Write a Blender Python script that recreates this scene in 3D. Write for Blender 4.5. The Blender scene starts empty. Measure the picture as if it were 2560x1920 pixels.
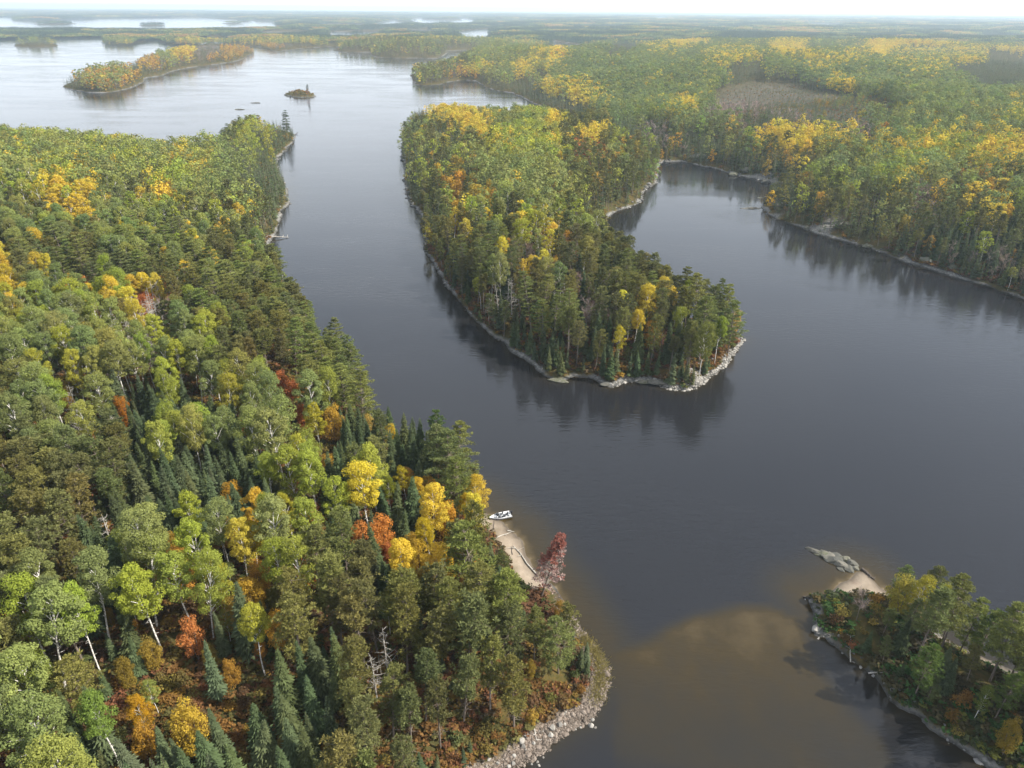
import bpy, math, random
import numpy as np
from mathutils import Vector

# ------------------------------------------------------------------ camera, sky, sun, exposure
scene = bpy.context.scene
COL = scene.collection
CAM_H = 100.0
PITCH = math.radians(27.53)
ROLL = math.radians(0.42)
IW, IH, IF = 2212.0, 1659.0, 1555.3          # frame used when reading positions off the photograph

cam_data = bpy.data.cameras.new("camera")
cam = bpy.data.objects.new("camera", cam_data)
COL.objects.link(cam)
cam_data.sensor_fit = 'HORIZONTAL'
cam_data.sensor_width = 36.0
cam_data.lens = 36.0 * IF / IW
cam_data.clip_start = 0.5
cam_data.clip_end = 60000.0
cR, sR = math.cos(ROLL), math.sin(ROLL)
R0 = np.array([1.0, 0, 0]); U0 = np.array([0, math.sin(PITCH), math.cos(PITCH)]); F0 = np.array([0, math.cos(PITCH), -math.sin(PITCH)])
RX = cR * R0 + sR * U0
UX = -sR * R0 + cR * U0
from mathutils import Matrix
M = Matrix(((RX[0], UX[0], -F0[0], 0), (RX[1], UX[1], -F0[1], 0), (RX[2], UX[2], -F0[2], CAM_H), (0, 0, 0, 1)))
cam.matrix_world = M
scene.camera = cam

SUN_AZ = math.radians(98.0)      # to the right of the view direction
SUN_EL = math.radians(43.0)
world = bpy.data.worlds.new("World")
scene.world = world
world.use_nodes = True
wn, wl = world.node_tree.nodes, world.node_tree.links
wn.clear()
w_out = wn.new('ShaderNodeOutputWorld')
w_bg = wn.new('ShaderNodeBackground')
w_sky = wn.new('ShaderNodeTexSky')
w_sky.sky_type = 'NISHITA'
w_sky.sun_disc = False
w_sky.sun_elevation = SUN_EL
w_sky.sun_rotation = SUN_AZ
w_sky.altitude = 100.0
w_sky.air_density = 1.0
w_sky.dust_density = 2.5
w_sky.ozone_density = 1.0
w_bg.inputs['Strength'].default_value = 0.115
# thin bright cloud veil, broken by soft gaps
w_tc = wn.new('ShaderNodeTexCoord')
w_map = wn.new('ShaderNodeMapping'); w_map.inputs['Scale'].default_value = (1.0, 1.0, 2.6)
w_noise = wn.new('ShaderNodeTexNoise'); w_noise.inputs['Scale'].default_value = 2.1
w_noise.inputs['Detail'].default_value = 6.0; w_noise.inputs['Roughness'].default_value = 0.55
w_ramp = wn.new('ShaderNodeValToRGB')
w_ramp.color_ramp.elements[0].position = 0.38; w_ramp.color_ramp.elements[0].color = (0.56, 0.56, 0.56, 1)
w_ramp.color_ramp.elements[1].position = 0.68; w_ramp.color_ramp.elements[1].color = (0.88, 0.88, 0.88, 1)
w_mix = wn.new('ShaderNodeMixRGB'); w_mix.inputs['Color2'].default_value = (5.9, 6.35, 7.0, 1)
wl.new(w_tc.outputs['Generated'], w_map.inputs['Vector'])
wl.new(w_map.outputs['Vector'], w_noise.inputs['Vector'])
wl.new(w_noise.outputs['Fac'], w_ramp.inputs['Fac'])
wl.new(w_ramp.outputs['Color'], w_mix.inputs['Fac'])
wl.new(w_sky.outputs['Color'], w_mix.inputs['Color1'])
w_sep = wn.new('ShaderNodeSeparateXYZ'); wl.new(w_tc.outputs['Generated'], w_sep.inputs[0])
w_abs = wn.new('ShaderNodeMath'); w_abs.operation = 'ABSOLUTE'; wl.new(w_sep.outputs['Z'], w_abs.inputs[0])
w_mr = wn.new('ShaderNodeMapRange'); w_mr.interpolation_type = 'SMOOTHERSTEP'
w_mr.inputs['From Min'].default_value = 0.0; w_mr.inputs['From Max'].default_value = 0.42
w_mr.inputs['To Min'].default_value = 1.0; w_mr.inputs['To Max'].default_value = 0.0
wl.new(w_abs.outputs[0], w_mr.inputs['Value'])
w_hor = wn.new('ShaderNodeMixRGB'); w_hor.inputs['Color2'].default_value = (6.7, 7.1, 7.6, 1)
wl.new(w_mr.outputs['Result'], w_hor.inputs['Fac']); wl.new(w_mix.outputs['Color'], w_hor.inputs['Color1'])
wl.new(w_hor.outputs['Color'], w_bg.inputs['Color'])
wl.new(w_bg.outputs['Background'], w_out.inputs['Surface'])

sun_data = bpy.data.lights.new("sun", 'SUN')
sun_data.energy = 5.0
sun_data.angle = math.radians(0.6)
sun_data.color = (1.0, 0.95, 0.86)
sun = bpy.data.objects.new("sun", sun_data)
COL.objects.link(sun)
sdir = Vector((math.sin(SUN_AZ) * math.cos(SUN_EL), math.cos(SUN_AZ) * math.cos(SUN_EL), math.sin(SUN_EL)))
sun.rotation_euler = sdir.to_track_quat('Z', 'Y').to_euler()
sun.location = (300, 0, 300)

scene.view_settings.view_transform = 'Standard'
scene.view_settings.look = 'None'
scene.view_settings.gamma = 1.0
scene.view_settings.exposure = 0.93
scene.view_settings.use_curve_mapping = False
scene.render.engine = 'CYCLES'
scene.cycles.max_bounces = 6
scene.cycles.diffuse_bounces = 3
scene.cycles.glossy_bounces = 2
scene.cycles.transmission_bounces = 2
scene.cycles.volume_bounces = 2
scene.cycles.caustics_reflective = False
scene.cycles.caustics_refractive = False
scene.cycles.use_denoising = True

HAZE_DENSITY = 9.0e-5
HAZE_COLOR = (0.72, 0.87, 1.0, 1)

# ------------------------------------------------------------------ helpers
RNG = np.random.default_rng(7)
random.seed(7)

def ray(px, py):
    px = np.asarray(px, float); py = np.asarray(py, float)
    a = (px - IW / 2) / IF; b = -(py - IH / 2) / IF
    return a[..., None] * RX + b[..., None] * UX + F0

def px_to_world(px, py, z=0.0):
    d = ray(px, py)
    t = (z - CAM_H) / np.minimum(d[..., 2], -1e-5)
    return np.stack([d[..., 0] * t, d[..., 1] * t], -1)

def world_to_px(x, y, z):
    x, y, z = np.broadcast_arrays(np.asarray(x, float), np.asarray(y, float), np.asarray(z, float))
    p = np.stack([x, y, z - CAM_H], -1)
    dep = np.maximum(p @ F0, 1e-3)
    return IW / 2 + IF * (p @ RX) / dep, IH / 2 - IF * (p @ UX) / dep, dep

def hash2(ix, iy, seed):
    n = (ix.astype(np.int64) * 374761393 + iy.astype(np.int64) * 668265263 + seed * 1442695041) & 0x7fffffff
    n = ((n ^ (n >> 13)) * 1274126177) & 0x7fffffff
    n = n ^ (n >> 16)
    return (n & 0xffff) / 65535.0

def vnoise(x, y, seed=0):
    x = np.asarray(x, float); y = np.asarray(y, float)
    ix = np.floor(x); iy = np.floor(y)
    fx = x - ix; fy = y - iy
    fx = fx * fx * (3 - 2 * fx); fy = fy * fy * (3 - 2 * fy)
    a = hash2(ix, iy, seed); b = hash2(ix + 1, iy, seed); c = hash2(ix, iy + 1, seed); d = hash2(ix + 1, iy + 1, seed)
    return (a * (1 - fx) + b * fx) * (1 - fy) + (c * (1 - fx) + d * fx) * fy

def fbm(x, y, seed=0, octaves=4):
    s = 0; amp = 0.5; tot = 0
    for k in range(octaves):
        s = s + amp * vnoise(x * 2 ** k, y * 2 ** k, seed + k * 17); tot += amp; amp *= 0.55
    return s / tot

def sdf_poly(P, X, Y):
    """signed distance to the closed polygon P, positive inside"""
    X = np.asarray(X, float).ravel(); Y = np.asarray(Y, float).ravel()
    out = np.empty(len(X))
    A = P; B = np.roll(P, -1, 0)
    E = B - A; L2 = np.maximum((E ** 2).sum(1), 1e-9)
    CH = 16000
    for s in range(0, len(X), CH):
        x = X[s:s + CH, None]; y = Y[s:s + CH, None]
        wx = x - A[:, 0]; wy = y - A[:, 1]
        t = np.clip((wx * E[:, 0] + wy * E[:, 1]) / L2, 0, 1)
        dx = wx - t * E[:, 0]; dy = wy - t * E[:, 1]
        d = np.sqrt((dx * dx + dy * dy).min(1))
        cond = (A[:, 1] > y) != (B[:, 1] > y)
        xi = A[:, 0] + (y - A[:, 1]) * E[:, 0] / np.where(np.abs(E[:, 1]) < 1e-9, 1e-9, E[:, 1])
        ins = ((cond & (x < xi)).sum(1) % 2) == 1
        out[s:s + CH] = np.where(ins, d, -d)
    return out

def dist_polyline(P, X, Y):
    X = np.asarray(X, float); Y = np.asarray(Y, float)
    d = np.full(X.shape, 1e9)
    for a, b in zip(P[:-1], P[1:]):
        e = b - a
        t = np.clip(((X - a[0]) * e[0] + (Y - a[1]) * e[1]) / max((e ** 2).sum(), 1e-9), 0, 1)
        d = np.minimum(d, np.hypot(X - a[0] - t * e[0], Y - a[1] - t * e[1]))
    return d

def sstep(a, b, x):
    t = np.clip((x - a) / (b - a), 0, 1)
    return t * t * (3 - 2 * t)

def W(pts, z=0.0):
    p = np.array(pts, float)
    return px_to_world(p[:, 0], p[:, 1], z)

# ------------------------------------------------------------------ the shorelines
LEFT_PX = [(1113, 1659), (1122, 1652), (1180, 1616), (1228, 1578), (1276, 1554), (1292, 1530), (1303, 1508), (1312, 1480), (1312, 1453), (1304, 1424), (1285, 1396),
           (1266, 1372), (1252, 1353), (1242, 1333), (1222, 1300), (1204, 1271), (1176, 1247), (1162, 1234), (1148, 1216), (1137, 1194), (1135, 1175), (1121, 1157),
           (1103, 1144), (1090, 1128), (1070, 1117), (1046, 1104), (1030, 1085), (1000, 1050), (960, 1026), (925, 1008), (908, 1000), (870, 975), (838, 952), (800, 900),
           (770, 850), (735, 800), (700, 760), (665, 720), (640, 680), (625, 640), (600, 600), (572, 562), (563, 543), (581, 529), (599, 504), (602, 483), (609, 454),
           (626, 444), (621, 410), (608, 385), (599, 362), (597, 346), (609, 334), (622, 318), (636, 306), (637, 296), (630, 289), (590, 292), (530, 298), (490, 312), (462, 345),
           (440, 366), (380, 374), (300, 352), (230, 344), (160, 337), (80, 328), (0, 322), (-500, 330), (-1100, 520), (-1500, 1000), (-1500, 2100), (-700, 2400), (0, 2050), (600, 1900),
           (850, 1800), (960, 1740), (1050, 1692)]
MID_PX = [(903, 249), (890, 262), (880, 275), (871, 287), (868, 318), (870, 348), (880, 362), (876, 390), (876, 411), (886, 435), (898, 452), (911, 467), (920, 490), (914, 515), (913, 537),
          (935, 565), (950, 592), (964, 614), (978, 632), (992, 646), (1016, 679), (1041, 707), (1064, 726), (1090, 740), (1102, 757), (1138, 781), (1179, 809), (1198, 820), (1220, 823), (1240, 813),
          (1262, 817), (1280, 819), (1300, 832), (1317, 838), (1333, 836), (1345, 829), (1365, 826), (1406, 825), (1420, 829), (1431, 835), (1455, 841), (1480, 845), (1504, 841), (1522, 827), (1536, 813), (1557, 799),
          (1573, 784), (1587, 764), (1590, 752), (1600, 742), (1612, 734), (1600, 731), (1586, 724), (1540, 712), (1470, 690), (1400, 640), (1335, 580), (1302, 510), (1292, 480), (1317, 467), (1335, 455), (1358, 449), (1372, 444),
          (1386, 435), (1386, 418), (1400, 406), (1415, 398), (1420, 382), (1421, 366), (1428, 353), (1460, 335), (1380, 290), (1270, 286), (1250, 300), (1180, 287), (1100, 281), (1000, 273), (950, 268), (915, 258)]
RIGHT_PX = [(-400, 84), (0, 86), (120, 85), (212, 82), (218, 80), (224, 82), (221, 97), (240, 100), (288, 99), (295, 92), (337, 88), (345, 93), (360, 95.5), (375, 97), (425, 101), (510, 99.5),
            (553, 99.5), (560, 102), (588, 110), (613, 109), (635, 106), (693, 102), (727, 100), (730, 106), (722, 109), (738, 112.5), (770, 113), (800, 113), (803, 121), (815, 124), (865, 126), (900, 125.5), (943, 126.5),
            (958, 120), (966, 115), (963, 110.5), (988, 109), (1023, 107), (1031, 111), (1024, 120), (1000, 134), (968, 148), (938, 155), (910, 158), (890, 160), (886, 163), (891, 172), (898, 184), (915, 185),
            (935, 184), (953, 182), (978, 176), (1000, 173), (1028, 175.5), (1040, 183), (1053, 190), (1078, 197), (1106, 201), (1130, 212), (1156, 226), (1195, 238), (1231, 248), (1268, 280), (1330, 318), (1400, 338), (1428, 353), (1439, 349), (1470, 350),
            (1490, 352), (1511, 359), (1540, 363), (1561, 369), (1594, 379), (1636, 388), (1677, 398), (1704, 407), (1700, 420), (1685, 427), (1664, 425), (1656, 430), (1654, 441), (1644, 449), (1655, 458), (1677, 470), (1710, 485), (1751, 499),
            (1780, 509), (1814, 518), (1845, 526), (1876, 532), (1905, 545), (1938, 559), (1975, 572), (2021, 584), (2050, 593), (2074, 601), (2124, 613), (2166, 628), (2212, 645), (2400, 722), (2800, 880)]
RIGHT_FAR = [(2500.0, 120.0), (9000.0, 2000.0), (26000.0, 16000.0), (26000.0, 27000.0), (-26000.0, 27000.0), (-26000.0, 12000.0)]
ISLE_PX = [(136, 186), (150, 193), (163, 196), (185, 199), (205, 201), (222, 201), (240, 199), (258, 196), (275, 193), (292, 186), (310, 178), (314, 168), (335, 166), (350, 163), (362, 158), (375, 153), (400, 148), (425, 144), (450, 141), (475, 138),
           (500, 134), (520, 130), (528, 123), (548, 116), (546, 113), (500, 113), (450, 112), (415, 113), (375, 118), (330, 130), (275, 152), (240, 163), (194, 168), (160, 176)]
FARISLE_PX = [(34, 99), (40, 101.2), (80, 102), (122, 100.5), (124, 97), (110, 94.5), (60, 94), (38, 95.5)]
ISLET_PX = [(613, 205), (625, 208), (650, 211), (670, 210), (683, 208), (674, 203), (655, 200), (632, 200.5)]
NEAR_PX = [(1836, 1252), (1816, 1259), (1806, 1270), (1798, 1282), (1775, 1297), (1752, 1290), (1732, 1285), (1745, 1297), (1752, 1310), (1752, 1333), (1748, 1356), (1760, 1374), (1781, 1376), (1803, 1394), (1836, 1424), (1868, 1448),
           (1900, 1475), (1926, 1515), (1949, 1530), (1994, 1548), (2007, 1570), (2062, 1604), (2094, 1627), (2136, 1656), (2250, 1745), (2500, 1950), (2700, 1700), (2420, 1540), (2300, 1490), (2200, 1453), (2160, 1436),
           (2110, 1414), (2060, 1388), (2000, 1345), (1955, 1308), (1916, 1278), (1900, 1266), (1888, 1252), (1868, 1234), (1850, 1234)]
HOLES_PX = [
    [(1140, 124), (1157, 111), (1166, 107), (1195, 100), (1197, 91), (1211, 92), (1256, 99), (1262, 110), (1256, 120), (1215, 128), (1180, 134), (1150, 133)],
    [(-600, 39), (27, 37), (32, 44), (60, 45), (97, 46.5), (120, 45), (175, 41.5), (275, 39), (425, 37.5), (475, 40), (553, 44), (590, 45.5), (604, 61), (600, 66), (520, 66), (440, 66), (430, 70), (300, 70), (225, 71), (100, 70), (0, 68), (-600, 68)],
    [(808, 52), (843, 44), (888, 40), (978, 35.5), (1028, 43), (1026, 52), (985, 56), (923, 58), (860, 58), (813, 60)],
    [(713, 68), (740, 69), (803, 67), (828, 66), (812, 82), (745, 86), (713, 85)],
    [(990, 67), (1030, 64), (1058, 62), (1054, 88), (1024, 92), (1000, 89)],
    [(690, 54), (740, 52), (795, 53), (780, 61), (700, 61)],
    [(1740, 52), (1780, 51.0), (1823, 53), (1810, 60), (1750, 60)],
    [(1415, 39.0), (1440, 38.5), (1440, 44), (1416, 44)],
    [(1594, 36.6), (1615, 36.2), (1614, 41), (1596, 41)],
    [(2176, 140), (2250, 140), (2255, 152), (2180, 152)],
    [(882, 65), (928, 64), (935, 77), (886, 78)],
    [(560, 70), (640, 68.5), (690, 71), (640, 79), (575, 80)],
    [(425, 84), (470, 80), (500, 83), (480, 95), (440, 95)],
    [(1060, 46), (1140, 45), (1150, 49), (1070, 52)],
    [(2120, 79), (2230, 78), (2240, 87), (2130, 88)],
    [(1250, 60), (1330, 58.5), (1335, 65), (1260, 67)],
    [(930, 47), (985, 45), (1000, 47.5), (960, 49.5)],
]
LEFT = W(LEFT_PX); MID = W(MID_PX); ISLE = W(ISLE_PX); FARISLE = W(FARISLE_PX); ISLET = W(ISLET_PX); NEAR = W(NEAR_PX)
RIGHT = np.vstack([W(RIGHT_PX), np.array(RIGHT_FAR)])
HOLES = [W(h) for h in HOLES_PX]
FAR_ISLETS = []
for _a, _b, _w, _d in ((282, 40.6, 7, 160), (502, 50.5, 14, 150), (527, 46.2, 7, 150), (874, 46.0, 18, 170), (955, 42.0, 38, 260), (890, 53.5, 22, 120), (330, 55.0, 20, 120), (120, 52.0, 26, 160), (960, 52.5, 16, 120), (770, 76.0, 14, 60), (1030, 80, 8, 50)):
    _p = px_to_world(np.array([_a]), np.array([_b]))[0]
    FAR_ISLETS.append((_p[0], _p[1], _w * _p[1] / IF, float(_d)))
SAND_R = [3.3, 4.5, 6.5]
SAND_LINES = [W([(1060, 1122), (1092, 1135), (1110, 1155), (1128, 1185), (1160, 1240)]), W([(1828, 1262), (1868, 1252), (1895, 1270)]), W([(2040, 1388), (2100, 1416), (2190, 1460)])]
GRAVEL_LINE = W([(1000, 1720), (1113, 1655), (1180, 1612), (1228, 1574), (1280, 1545), (1298, 1500), (1305, 1450), (1262, 1370), (1240, 1330)])
STONE_LINE = W([(1340, 832), (1430, 834), (1490, 842), (1530, 816), (1575, 782), (1590, 752), (1610, 734)])
CLEAR_PT = W([(1452, 772)])[0]

def sand_dist(X, Y):
    return np.min([dist_polyline(l, X, Y) + r for l, r in zip(SAND_LINES, SAND_R)], 0)

def rough(X, Y, amp):
    return amp * ((vnoise(X / 9.0, Y / 9.0, 5) - .5) * 1.6 + (vnoise(X / 3.3, Y / 3.3, 6) - .5) * 0.9)

def land_field(X, Y, which=None):
    """per-landmass distance and height; returns (sdf, z) of the highest land"""
    shp = np.shape(X)
    X = np.asarray(X, float).ravel(); Y = np.asarray(Y, float).ravel()
    D = np.hypot(X, Y)
    sand = sand_dist(X, Y)
    grav = dist_polyline(GRAVEL_LINE, X, Y)
    soft = np.maximum(sstep(13, 6, sand), 0.85 * sstep(11, 5, grav))
    best_s = np.full(X.shape, -1e6); best_z = np.full(X.shape, -3.0)
    specs = [('left', LEFT, 15.0, 75.0, 5.0, 70.0, 1.0), ('mid', MID, 11.0, 36.0, 3.0, 45.0, 1.0), ('right', RIGHT, 20.0, 120.0, 9.0, 160.0, 1.6),
             ('isle', ISLE, 9.0, 50.0, 2.0, 60.0, 2.2), ('farisle', FARISLE, 6.0, 50.0, 1.0, 60.0, 3.0), ('islet', ISLET, 3.5, 10.0, .6, 12.0, .8), ('near', NEAR, 4.0, 14.0, 1.2, 16.0, 0.7)]
    for nm, P, hill, L, na, nw, ra in specs:
        if which and nm not in which:
            continue
        m = np.ones(X.shape, bool)
        if nm != 'right':
            lo = P.min(0) - 30; hi = P.max(0) + 30
            m = (X > lo[0]) & (X < hi[0]) & (Y > lo[1]) & (Y < hi[1])
            if not m.any():
                continue
        x = X[m]; y = Y[m]
        s = sdf_poly(P, x, y)
        if nm == 'right':
            for h in HOLES:
                s = np.minimum(s, -sdf_poly(h, x, y))
        if nm == 'right':
            for cx, cy, hw, hd in FAR_ISLETS:
                s = np.maximum(s, (1 - np.hypot((x - cx) / hw, (y - cy) / hd)) * min(hw, hd))
        am = ra * np.clip(np.hypot(x, y) / 900.0, 1.0, 5.0)
        am = am * (1 - 0.75 * soft[m])
        s = s + rough(x, y, am)
        pos = np.maximum(s, 0)
        z = np.where(s < 0, np.maximum(s * 0.4, -3.0), 0)
        bank = 1.5 * (1 - np.exp(-pos / 1.5)) * (1 - .72 * soft[m]) + np.minimum(pos, 60) * 0.03
        dd = np.hypot(x, y)
        hill = hill * (1 - (.62 * sstep(1300, 2600, dd) if nm == 'right' else 0))
        hh = hill * (1 - np.exp(-np.maximum(pos - 2.0 - 7.0 * soft[m], 0) / L))
        nz = (fbm(x / nw, y / nw, 31, 3) - .5) * 2 * na
        if nm == 'right':
            nz = nz + (fbm(x / 420.0, y / 300.0, 77, 3) - .5) * 2 * 14.0 * sstep(250, 900, dd) * (1 - .55 * sstep(1600, 3000, dd) * sstep(1400, -200, x))
            nz = nz + (fbm(x / 2600.0, y / 1500.0, 78, 3) - .42) * 40.0 * sstep(6000, 14000, dd)
        z = z + bank + np.maximum(hh + nz * np.clip(pos / 45.0, 0, 1), 0) * (s > 0)
        z = z + (s > 0) * (vnoise(x / 2.3, y / 2.3, 44) - .5) * .5 * np.clip(pos / 2, 0, 1) * (1 - .8 * soft[m])
        up = s > best_s[m]
        bs = best_s[m]; bz = best_z[m]
        best_z[m] = np.where((s > 0) & (bs > 0), np.maximum(z, bz), np.where(up, z, bz))
        best_s[m] = np.maximum(s, bs)
    return best_s.reshape(shp), best_z.reshape(shp)

# ------------------------------------------------------------------ node helpers
def new_mat(name):
    m = bpy.data.materials.new(name)
    m.use_nodes = True
    nt = m.node_tree
    nt.nodes.clear()
    out = nt.nodes.new('ShaderNodeOutputMaterial')
    return m, nt, out

def N(nt, t, **kw):
    n = nt.nodes.new(t)
    for k, v in kw.items():
        if k in n.inputs:
            n.inputs[k].default_value = v
        else:
            setattr(n, k, v)
    return n

def attr(nt, name, typ='GEOMETRY'):
    n = nt.nodes.new('ShaderNodeAttribute'); n.attribute_name = name; n.attribute_type = typ
    return n

def ramp(nt, stops, src=None):
    r = nt.nodes.new('ShaderNodeValToRGB')
    e = r.color_ramp.elements
    while len(e) < len(stops):
        e.new(0.5)
    for k, (p, c) in enumerate(stops):
        e[k].position = p; e[k].color = (*c, 1) if len(c) == 3 else c
    if src is not None:
        nt.links.new(src, r.inputs['Fac'])
    return r

def mixc(nt, fac, a, b, blend='MIX'):
    n = nt.nodes.new('ShaderNodeMixRGB'); n.blend_type = blend
    for sock, v in ((n.inputs['Fac'], fac), (n.inputs['Color1'], a), (n.inputs['Color2'], b)):
        if hasattr(v, 'is_output'):
            nt.links.new(v, sock)
        elif isinstance(v, (int, float)):
            sock.default_value = v
        else:
            sock.default_value = (*v, 1) if len(v) == 3 else v
    return n.outputs['Color']

def mathn(nt, op, a, b=None, clamp=False):
    n = nt.nodes.new('ShaderNodeMath'); n.operation = op; n.use_clamp = clamp
    for i, v in enumerate((a, b)):
        if v is None:
            continue
        if hasattr(v, 'is_output'):
            nt.links.new(v, n.inputs[i])
        else:
            n.inputs[i].default_value = v
    return n.outputs[0]

def noise(nt, scale, detail=4.0, rough_=0.55, vec=None, dist=0.0):
    n = nt.nodes.new('ShaderNodeTexNoise')
    n.inputs['Scale'].default_value = scale; n.inputs['Detail'].default_value = detail
    n.inputs['Roughness'].default_value = rough_; n.inputs['Distortion'].default_value = dist
    if vec is not None:
        nt.links.new(vec, n.inputs['Vector'])
    return n

# ------------------------------------------------------------------ materials
def leaf_material(name, translucency, spread=0.5, hue2=None):
    m, nt, out = new_mat(name)
    t = attr(nt, 'tint', 'INSTANCER')
    v = attr(nt, 'leafvar')
    gain = mathn(nt, 'ADD', mathn(nt, 'MULTIPLY', v.outputs['Fac'], spread), 1.0 - spread * .5)
    col = mixc(nt, 1.0, t.outputs['Color'], (1, 1, 1), 'MULTIPLY')
    cg = nt.nodes.new('ShaderNodeVectorMath'); cg.operation = 'SCALE'
    nt.links.new(col, cg.inputs[0]); nt.links.new(gain, cg.inputs['Scale'])
    c = cg.outputs[0]
    if hue2 is not None:
        v2 = attr(nt, 'leafhue')
        c = mixc(nt, mathn(nt, 'MULTIPLY', v2.outputs['Fac'], hue2[1]), c, hue2[0])
    d = N(nt, 'ShaderNodeBsdfDiffuse'); nt.links.new(c, d.inputs['Color'])
    tr = N(nt, 'ShaderNodeBsdfTranslucent'); nt.links.new(c, tr.inputs['Color'])
    mx = N(nt, 'ShaderNodeMixShader'); mx.inputs[0].default_value = translucency
    nt.links.new(d.outputs[0], mx.inputs[1]); nt.links.new(tr.outputs[0], mx.inputs[2])
    nt.links.new(mx.outputs[0], out.inputs['Surface'])
    return m

def bark_material(name, light, dark, scale, band=False):
    m, nt, out = new_mat(name)
    tc = N(nt, 'ShaderNodeTexCoord')
    mp = N(nt, 'ShaderNodeMapping'); mp.inputs['Scale'].default_value = (1, 1, 1.8) if band else (1.6, 1.6, .3)
    nt.links.new(tc.outputs['Object'], mp.inputs['Vector'])
    n = noise(nt, scale, 3, .6, mp.outputs['Vector'])
    r = ramp(nt, [(.38, dark), (.50, light)] if band else [(.3, dark), (.7, light)], n.outputs['Fac'])
    d = N(nt, 'ShaderNodeBsdfDiffuse'); nt.links.new(r.outputs['Color'], d.inputs['Color'])
    nt.links.new(d.outputs[0], out.inputs['Surface'])
    return m

MAT = {}
MAT['broadleaf'] = leaf_material('broadleaf_foliage', 0.38, 0.50)
MAT['needles'] = leaf_material('conifer_needles', 0.28, 0.70)
MAT['twigs'] = leaf_material('bare_twigs', 0.0, 0.5)
MAT['white_bark'] = bark_material('white_bark', (.66, .63, .57), (.17, .15, .13), 2.4, True)
MAT['grey_bark'] = bark_material('grey_bark', (.23, .19, .155), (.10, .08, .065), 2.0)
MAT['dead_wood'] = bark_material('weathered_wood', (.46, .43, .38), (.22, .20, .17), 2.6)
MAT['wet_wood'] = bark_material('wet_dark_wood', (.12, .10, .085), (.04, .034, .03), 2.6)

def terrain_material():
    m, nt, out = new_mat('forest_ground')
    geo = N(nt, 'ShaderNodeNewGeometry')
    pos = geo.outputs['Position']
    sd = attr(nt, 'shore'); sa = attr(nt, 'sand'); gr = attr(nt, 'gravel'); cl = attr(nt, 'bog'); rs = attr(nt, 'redsoil')
    n1 = noise(nt, .16, 5, .6, pos); n2 = noise(nt, 1.3, 4, .6, pos); n3 = noise(nt, 6.0, 3, .65, pos)
    floor = ramp(nt, [(.25, (.020, .017, .010)), (.45, (.045, .036, .016)), (.58, (.085, .048, .018)), (.75, (.13, .062, .024))], n1.outputs['Fac'])
    floor2 = ramp(nt, [(.3, (.03, .045, .015)), (.55, (.075, .072, .025)), (.75, (.15, .085, .03))], n2.outputs['Fac'])
    c = mixc(nt, .5, floor.outputs['Color'], floor2.outputs['Color'])
    bogc = ramp(nt, [(.35, (.058, .054, .040)), (.65, (.105, .090, .066))], n1.outputs['Fac'])
    c = mixc(nt, cl.outputs['Fac'], c, bogc.outputs['Color'])
    c = mixc(nt, mathn(nt, 'MULTIPLY', rs.outputs['Fac'], .9), c, (.20, .085, .06))
    # bare rock along the water
    rock = ramp(nt, [(.30, (.06, .058, .056)), (.5, (.15, .145, .14)), (.72, (.30, .285, .27))], n2.outputs['Fac'])
    lich = mixc(nt, mathn(nt, 'MULTIPLY', ramp(nt, [(.5, (0, 0, 0)), (.62, (1, 1, 1))], n3.outputs['Fac']).outputs['Color'], .5), rock.outputs['Color'], (.16, .165, .11))
    n0 = noise(nt, .045, 3, .6, pos)
    edge = mathn(nt, 'ADD', sd.outputs['Fac'], mathn(nt, 'MULTIPLY', mathn(nt, 'SUBTRACT', n2.outputs['Fac'], .5), 3.0))
    edge = mathn(nt, 'ADD', edge, mathn(nt, 'MULTIPLY', mathn(nt, 'SUBTRACT', .52, n0.outputs['Fac']), 9.0))
    rmask = N(nt, 'ShaderNodeMapRange'); rmask.inputs['From Min'].default_value = 1.7; rmask.inputs['From Max'].default_value = .8
    nt.links.new(edge, rmask.inputs['Value'])
    c = mixc(nt, rmask.outputs['Result'], c, lich)
    # open rock slabs further up
    slab = attr(nt, 'slab')
    c = mixc(nt, slab.outputs['Fac'], c, lich)
    sandc = ramp(nt, [(.3, (.20, .16, .12)), (.6, (.285, .235, .18)), (.8, (.24, .175, .135))], n1.outputs['Fac'])
    c = mixc(nt, sa.outputs['Fac'], c, sandc.outputs['Color'])
    vor = N(nt, 'ShaderNodeTexVoronoi'); vor.inputs['Scale'].default_value = 5.5; nt.links.new(pos, vor.inputs['Vector'])
    bw = N(nt, 'ShaderNodeSeparateColor'); nt.links.new(vor.outputs['Color'], bw.inputs[0])
    peb = ramp(nt, [(.0, (.08, .060, .046)), (.45, (.15, .114, .088)), (.8, (.215, .17, .135)), (1.0, (.31, .27, .23))], bw.outputs[0])
    c = mixc(nt, gr.outputs['Fac'], c, peb.outputs['Color'])
    # wet band at the waterline
    wet = N(nt, 'ShaderNodeMapRange'); wet.inputs['From Min'].default_value = .1; wet.inputs['From Max'].default_value = .45
    wet.inputs['To Min'].default_value = .38; wet.inputs['To Max'].default_value = 1.0
    sep = N(nt, 'ShaderNodeSeparateXYZ'); nt.links.new(pos, sep.inputs[0]); nt.links.new(sep.outputs['Z'], wet.inputs['Value'])
    sc = N(nt, 'ShaderNodeVectorMath', operation='SCALE'); nt.links.new(c, sc.inputs[0]); nt.links.new(wet.outputs['Result'], sc.inputs['Scale'])
    b = N(nt, 'ShaderNodeBump'); b.inputs['Strength'].default_value = .6; b.inputs['Distance'].default_value = .25
    nt.links.new(n2.outputs['Fac'], b.inputs['Height'])
    d = N(nt, 'ShaderNodeBsdfDiffuse'); nt.links.new(sc.outputs[0], d.inputs['Color']); nt.links.new(b.outputs[0], d.inputs['Normal'])
    nt.links.new(d.outputs[0], out.inputs['Surface'])
    return m
MAT['ground'] = terrain_material()

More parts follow.
